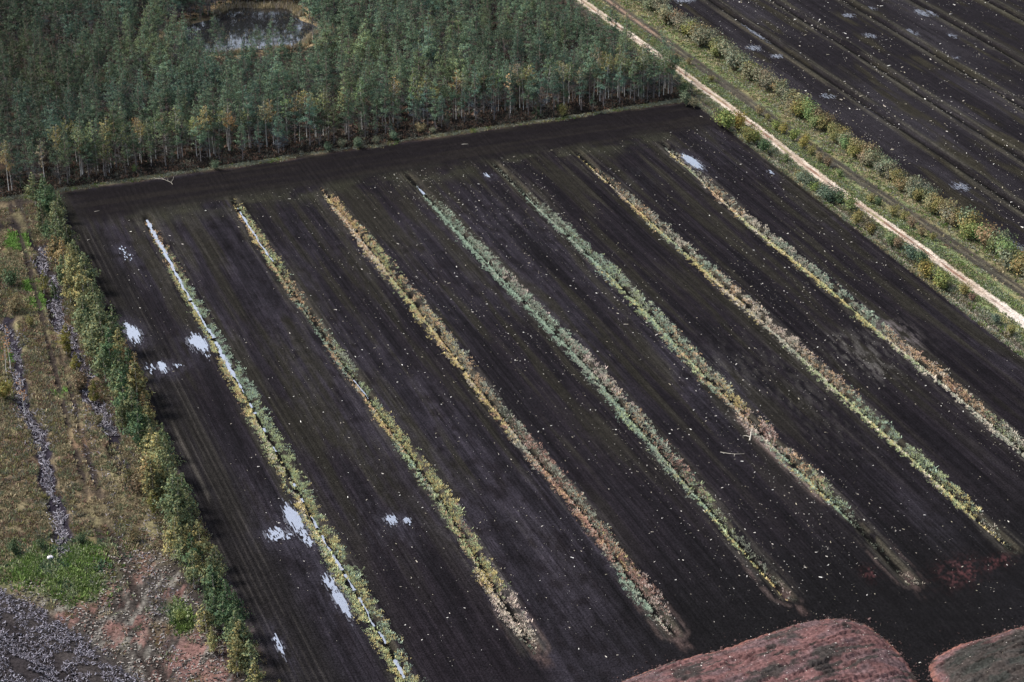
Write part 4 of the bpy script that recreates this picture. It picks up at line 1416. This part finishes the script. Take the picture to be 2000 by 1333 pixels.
# --- shrubs in the scrub on the left
for (px_, py_, kind, h, c, lab) in [
    (22, 560, 'shrub', 4.2, 'd', 'dark green bush at the left edge, below the green grass'), (28, 610, 'shrub', 4.0, 't', 'tan bush at the left edge beneath the dark green bush'),
    (86, 572, 'bushbirch', 4.6, 'o', 'olive birch bush beside the upper gully, left one of a pair'), (107, 580, 'bushbirch', 4.2, 'd', 'dark birch bush beside the upper gully, right one of a pair'),
    (130, 692, 'bushbirch', 6.2, 'y', 'golden birch bush standing alone left of the tree row'), (150, 722, 'bushbirch', 4.2, 'y', 'small golden birch bush just below the lone golden one'),
    (158, 755, 'shrub', 3.8, 'r', 'reddish brown leafless-looking bush left of the tree row'), (184, 782, 'bushbirch', 5.8, 'o', 'olive birch bush between the reddish bush and the tree row'),
    (8, 780, 'shrub', 4.5, 'y', 'golden bush cut by the left edge of the picture'), (62, 640, 'shrub', 2.2, 'o', 'low olive bush between the two gullies'), (190, 830, 'shrub', 2.4, 'b', 'low buff bush by the twigs left of the tree row'),
    (250, 945, 'bushbirch', 4.4, 'b', 'buff birch bush by the tree row, above the twig litter'), (268, 965, 'shrub', 3.4, 'r', 'reddish brown bush tucked against the tree row'), (300, 1005, 'bushbirch', 4.5, 'o', 'olive birch bush leaning out of the tree row'),
    (258, 1060, 'shrub', 2.6, 't', 'tan bush at the foot of the rutted track'), (160, 1062, 'shrub', 2.0, 'd', 'low dark green bush above the lush grass'), (30, 1085, 'shrub', 2.6, 'd', 'dark green bush at the left edge beside the lush grass'), (85, 1075, 'shrub', 2.0, 'd', 'low dark bush just above the white sack'),
    (352, 1215, 'shrub', 2.0, 'l', 'yellow-green low bush on the churned pinkish ground')]:
    u, v = px_uv(px_, py_)
    b = .8 if kind == 'shrub' else 1.0
    plant('shrub' if kind == 'shrub' else 'birch_bush', kind, u, v, h / (3.2 if kind == 'shrub' else 7.2), rnd.uniform(0, 6), tuple(a * b for a in STINT[c]), lab, 'bush', None, None, ('stem', 'foliage'))
for (px_, py_, h, lab) in [(21, 722, 8.5, 'bare white birch at the left edge, right one of two'), (13, 732, 7.5, 'white birch with orange top at the left edge, left one of two'), (48, 806, 7, 'bare greyish birch leaning over the lower gully')]:
    u, v = px_uv(px_, py_)
    plant('birch_tree', 'sparse', u, v, h / 7.5, rnd.uniform(0, 6), (1.3, .95, .8), lab, 'birch', None)

# --- shrubs on both sides of the dirt road (pixel of the foot)
RS = [(1408, 248, 3.4, 'o'), (1425, 256, 5.0, 'l'), (1440, 250, 4.2, 'y'), (1462, 282, 4.4, 'o'), (1472, 275, 3.2, 'l'), (1489, 298, 3.4, 'd'), (1535, 318, 2.0, 'g'), (1556, 345, 2.2, 'o'), (1569, 352, 3.0, 'w'), (1582, 365, 3.4, 'n'), (1592, 372, 2.8, 'l'), (1608, 385, 3.8, 'n'), (1622, 392, 4.0, 'n'), (1638, 400, 3.4, 'd'), (1662, 412, 3.6, 'g'),
      (1672, 440, 3.6, 'o'), (1690, 445, 3.4, 'b'), (1702, 452, 2.4, 'o'), (1742, 480, 3.2, 'g'), (1755, 486, 2.6, 'r'), (1780, 508, 3.4, 'n'), (1801, 518, 3.4, 'd'), (1812, 545, 4.0, 'y'), (1842, 562, 4.4, 'l'), (1832, 555, 2.6, 'y'), (1882, 578, 2.8, 'o'), (1900, 590, 1.8, 'r'), (1946, 632, 2.2, 'n'), (1975, 655, 2.2, 'o'), (1340, 208, 3.6, 'n'), (1355, 212, 2.6, 'w'), (1334, 188, 3.4, 'd')]
RS.sort()
for i, (px_, py_, h, c) in enumerate(RS):
    u, v = px_uv(px_, py_)
    v = min(v, float(poly_d(ROAD_V, np.array(u))) - 3.1)
    plant('shrub', 'shrub', u, v, 1.02 * h / 3.2, rnd.uniform(0, 6), tuple(a * rnd.uniform(.9, 1.1) for a in STINT[c]), '%s bush between peat field and dirt road, %s from the forest corner' % (SNAME[c], ordn(i + 1)), 'bush', 'bushes between peat field and dirt road', None, ('stem', 'foliage'))
RF = [(1482, 226, 2.6, 't'), (1500, 236, 1.8, 'o'), (1515, 256, 2.8, 'l'), (1530, 262, 2.6, 'y'), (1548, 276, 3.0, 'l'), (1568, 290, 3.4, 'y'), (1585, 304, 2.6, 'o'), (1603, 318, 2.4, 't'), (1618, 328, 2.4, 'r'), (1640, 345, 1.8, 'g'), (1700, 398, 2.0, 'o'), (1716, 402, 2.0, 'd'), (1745, 422, 2.4, 'o'), (1765, 432, 2.6, 'o'), (1782, 446, 2.6, 'r'), (1800, 462, 2.2, 't'), (1820, 470, 1.8, 'o'), (1345, 128, 1.8, 't'), (1322, 118, 2.0, 'r'), (1390, 160, 1.6, 'o')]
RF.sort()
for i, (px_, py_, h, c) in enumerate(RF):
    u, v = px_uv(px_, py_)
    plant('shrub', 'shrub', u, v, h / 3.2, rnd.uniform(0, 6), STINT[c], '%s bush between dirt road and rutted track, %s from the top' % (SNAME[c], ordn(i + 1)), 'bush', 'bushes between dirt road and rutted track', None, ('stem', 'foliage'))

# --- hedge along the far field
HD = []
u = 300.
while u < 512:
    for lane in (0, 1):
        if lane and rnd.random() < .4:
            continue
        v = np.interp(u, [300, 330, 380, 440, 512], [234.6, 234.6, 235.0, 235.2, 234.0]) + lane * -1.5 + rnd.uniform(-.6, .6)
        HD.append((u + rnd.uniform(-.8, .8), v))
    u += rnd.uniform(1.9, 2.7)
HD.sort()
j = 0
for (u, v) in HD:
    if not in_view(np.array(u), np.array(v), 1.5, 20, 20):
        continue
    j += 1
    z = float(vn(np.array(u / 12), np.array(.5), 741)) * .55 + rnd.random() * .45
    c = 'w' if z < .46 else 't' if z < .54 else 'b' if z < .60 else 'o' if z < .76 else 'g' if z < .9 else 'r'
    h = float(np.interp(u, [300, 340, 370, 400, 450, 512], [4.6, 4.2, 3.5, 3.5, 4.2, 4.0])) * rnd.uniform(.8, 1.2)
    plant('willow_bush', 'shrub', u, v, h / 3.2, rnd.uniform(0, 6.28), tuple(a * rnd.uniform(.95, 1.2) for a in STINT[c]), '%s willow bush in the hedge of the far field, %s from the right edge' % (SNAME[c], ordn(j)), 'bush', 'willow bushes in the hedge of the far field', None, ('stem', 'foliage'))


# ------------------------------------------------------------------ peat stockpiles
def peat_pile(name, poly, top, slope, label, seed, dark):
    P = np.array(poly)
    lo, hi = P.min(0), P.max(0)
    ua, va = np.arange(lo[0] - .5, hi[0] + .6, .22), np.arange(lo[1] - .5, hi[1] + .6, .22)
    u, v = np.meshgrid(ua, va, indexing='ij')
    ins = pmask(u, v, poly)
    d = edge_dist(u, v, poly)
    d = d + .9 * (fbm(u / 1.6, v / 1.6, seed, 4) - .5)
    n1 = fbm((u * .75 + v * .25) / .75, (v - u * .25) / 5.0, seed + 5, 3)
    z = top * (1 - np.exp(-np.clip(d, 0, None) * slope / top))
    u2, v2 = u - .14 * (v - lo[1]), v
    n1 = fbm(u2 / .8, v2 / 6.0, seed + 5, 3)
    z = z + .16 * (fbm(u / .5, v / .5, seed + 21, 2) - .5)
    z = z + np.clip(d, 0, 2) * .95 * (.55 * (n1 - .5) + .5 * (fbm(u / 4, v / 6, seed + 9) - .5) - .35 * sstep(.62, .72, n1))
    z = np.where(ins, z + gz(u, v) + .02, gz(u, v) - .3)
    c = mix3(np.ones(u.shape + (3,)) * np.array((.068, .0365, .036)), (.056, .037, .039), sstep(.4, .65, fbm(u / 1.4, v / 3, seed + 11)))
    c = mix3(c, (.10, .046, .037), (1 - sstep(.3, 1.1, d)) * .8)  # lighter rim: sunlight on the edge slope painted into the colour
    c = mix3(c, (.022, .02, .019), sstep(.60, .66, fbm(u2 / .7, v2 / 4.0, seed + 13)) * .92)
    c = mix3(c, (.018, .017, .0165), sstep(.63, .70, fbm(u2 / 2.2, v2 / 4.5, seed + 19)) * sstep(2.0, 5.0, d) * .9)
    if dark:  # darker away from the edge
        c = mix3(c, (.017, .018, .0165), sstep(1.0, 2.2, d + 3.0 * (fbm(u / 1.6, v / 3.5, seed + 15) - .5)) * .85)
    c *= (.85 + .3 * vn(u / .3, v / .3, seed + 17))[..., None]
    x, y = xy(u, v)
    idx = np.arange(u.size).reshape(u.shape)
    q = np.stack([idx[:-1, :-1], idx[1:, :-1], idx[1:, 1:], idx[:-1, 1:]], -1).reshape(-1, 4)
    any_in = ins[:-1, :-1] | ins[1:, :-1] | ins[1:, 1:] | ins[:-1, 1:]
    q = q[any_in.ravel()]
    us, inv = np.unique(q, return_inverse=True)
    P3_ = np.stack([x, y, z], -1).reshape(-1, 3)
    o = link(name, mesh_np(name, P3_[us], inv.reshape(-1, 4), c.reshape(-1, 3)[us], M_SOIL, True))
    tag(o, label, 'peat pile')
    return u[ins], v[ins], z[ins]


pile = {}
for nm, poly, top, sl, lab, sd, dk in [('peat_pile', MOUND1, 4.0, .75, 'large reddish brown peat pile with dark streaks at the bottom edge', 801, False), ('peat_pile', MOUND2, 3.6, .75, 'dark peat pile with a rim painted sunlit red in the bottom right corner', 821, True)]:
    uu_, vv_, zz_ = peat_pile(nm, poly, top, sl, lab, sd, dk)
    n = 900 if not dk else 260
    k = RNG.integers(0, len(uu_), n)
    pu, pv = uu_[k], vv_[k]
    ln = np.clip(.075 * np.exp(RNG.normal(0, .5, n)), .04, .4)
    nc = 700
    k2 = RNG.integers(0, len(poly), nc)
    A_, B_ = np.array(poly)[k2], np.array(poly)[(k2 + 1) % len(poly)]
    t_ = RNG.random(nc)[:, None]
    cu = (A_ + (B_ - A_) * t_) + RNG.normal(0, 1, (nc, 2)) * RNG.gamma(1.2, .6, (nc, 1))
    cu = cu[in_view(cu[:, 0], cu[:, 1])]
    l2 = np.clip(.13 * np.exp(RNG.normal(0, .5, len(cu))), .05, .5)
    sticks('peat_crumbs', 'loose peat crumbs round the foot of the %s pile' % ('dark' if dk else 'large reddish'), 'peat crumbs', cu[:, 0], cu[:, 1], l2, l2 * .7, np.array((.045, .028, .027)) * RNG.uniform(.3, 1.3, (len(cu), 1)), .04, .3)
    sticks('wood_chips', 'pale wood bits on the %s peat pile' % ('dark' if dk else 'large reddish'), 'wood bits', pu, pv, ln, ln * .45, chipcol(n) * .9, (zz_[k] - gz(pu, pv)) + .03, .1)


# ------------------------------------------------------------------ single things
def dead_branch(px_, py_, pieces, label):
    """a fallen branch: tapered bent limbs, one mesh"""
    u, v = px_uv(px_, py_)
    x, y, z = on_ground(np.array(u), np.array(v))
    mb = MB()
    for pts, r in pieces:
        n = len(pts)
        mb.tube([(a, b, c) for a, b, c in pts], [r * (1 - .7 * i / (n - 1)) for i in range(n)], [(.26, .24, .21)] * n, 6)
    o = link('dead_branch', mb.mesh('dead_branch', M_WOOD))
    o.location = (float(x), float(y), float(z))
    if len(pieces) == 1:
        o.scale = (.6, .6, .6)
    tag(o, label, 'dead branch')


dead_branch(1464, 862, [([(0, 0, .1), (.3, 1.3, .25), (.5, 2.4, .5), (.6, 3.2, .9)], .16), ([(.25, 1.1, .2), (-.5, 1.4, .35), (-1.1, 1.3, .3)], .1), ([(.4, 1.9, .4), (.9, 1.6, .3)], .07)], 'pale forked dead branch lying left of the fifth ditch')
dead_branch(335, 352, [([(.6, -2.6, .06), (.1, -1.6, .1), (.35, .2, .12), (.3, 2.0, .15)], .05), ([(.1, -1.6, .1), (-1.6, -.2, .2), (-3.6, .6, .2), (-5.2, 1.6, .1)], .04), ([(-1.6, -.2, .2), (-3.0, 1.6, .2)], .03), ([(-2.4, .2, .2), (-4.2, .1, .2), (-6.4, .5, .1)], .03), ([(-.6, -1, .15), (-.9, .4, .2)], .03)], 'long branched dead limb at the field edge before the forest, upper left')
dead_branch(908, 283, [([(-1.2, -.2, .14), (0, 0, .16), (1.2, .15, .14)], .15)], 'pale log lying on the headland before the forest front')
dead_branch(189, 414, [([(-.8, -.3, .1), (0, 0, .12), (.9, .5, .1)], .12)], 'pale stick on the upper left corner of the field')
dead_branch(172, 469, [([(-.2, -.5, .1), (.1, .1, .15), (.5, .7, .1)], .14)], 'short pale stub near the left tree row')
dead_branch(414, 1262, [([(.1, -1.0, .1), (0, 0, .15), (-.2, .9, .1)], .1)], 'pale stick on the pinkish ground left of the tree row')
dead_branch(1370, 229, [([(-.6, .3, .1), (0, 0, .12), (.5, -.7, .1)], .12)], 'pale stick by the field corner below the forest corner bushes')
dead_branch(1435, 888, [([(-2.4, .7, .08), (-1.0, .2, .1), (0, 0, .12), (1.6, .15, .08)], .06), ([(0, 0, .1), (-.2, -.8, .08)], .05)], 'thin grey twig lying below the forked branch')

# white sack in the lush grass
u, v = px_uv(98, 1094)
x, y, z = on_ground(np.array(u), np.array(v))
sv, sf, scc = [], [], []
for i in range(9):
    ph = math.pi * i / 8
    for j in range(14):
        th = 2 * math.pi * j / 14
        r = 1 + .16 * math.sin(3 * th + 2 * ph) + .1 * math.sin(5 * th - 3 * ph)
        sv.append((.5 * r * math.sin(ph) * math.cos(th), .33 * r * math.sin(ph) * math.sin(th), .32 + .34 * math.cos(ph) * (1 + .2 * math.sin(2 * th))))
        scc.append((.62, .58, .62))
for i in range(8):
    for j in range(14):
        sf.append((i * 14 + j, (i + 1) * 14 + j, (i + 1) * 14 + (j + 1) % 14, i * 14 + (j + 1) % 14))
o = link('sack', mesh_np('sack', np.array(sv), np.array(sf), np.array(scc), M_WOOD, True))
o.location = (float(x), float(y), float(z) + .12)
o.rotation_euler = (0, 0, .5)
tag(o, 'crumpled white sack lying in the bright green grass', 'sack')
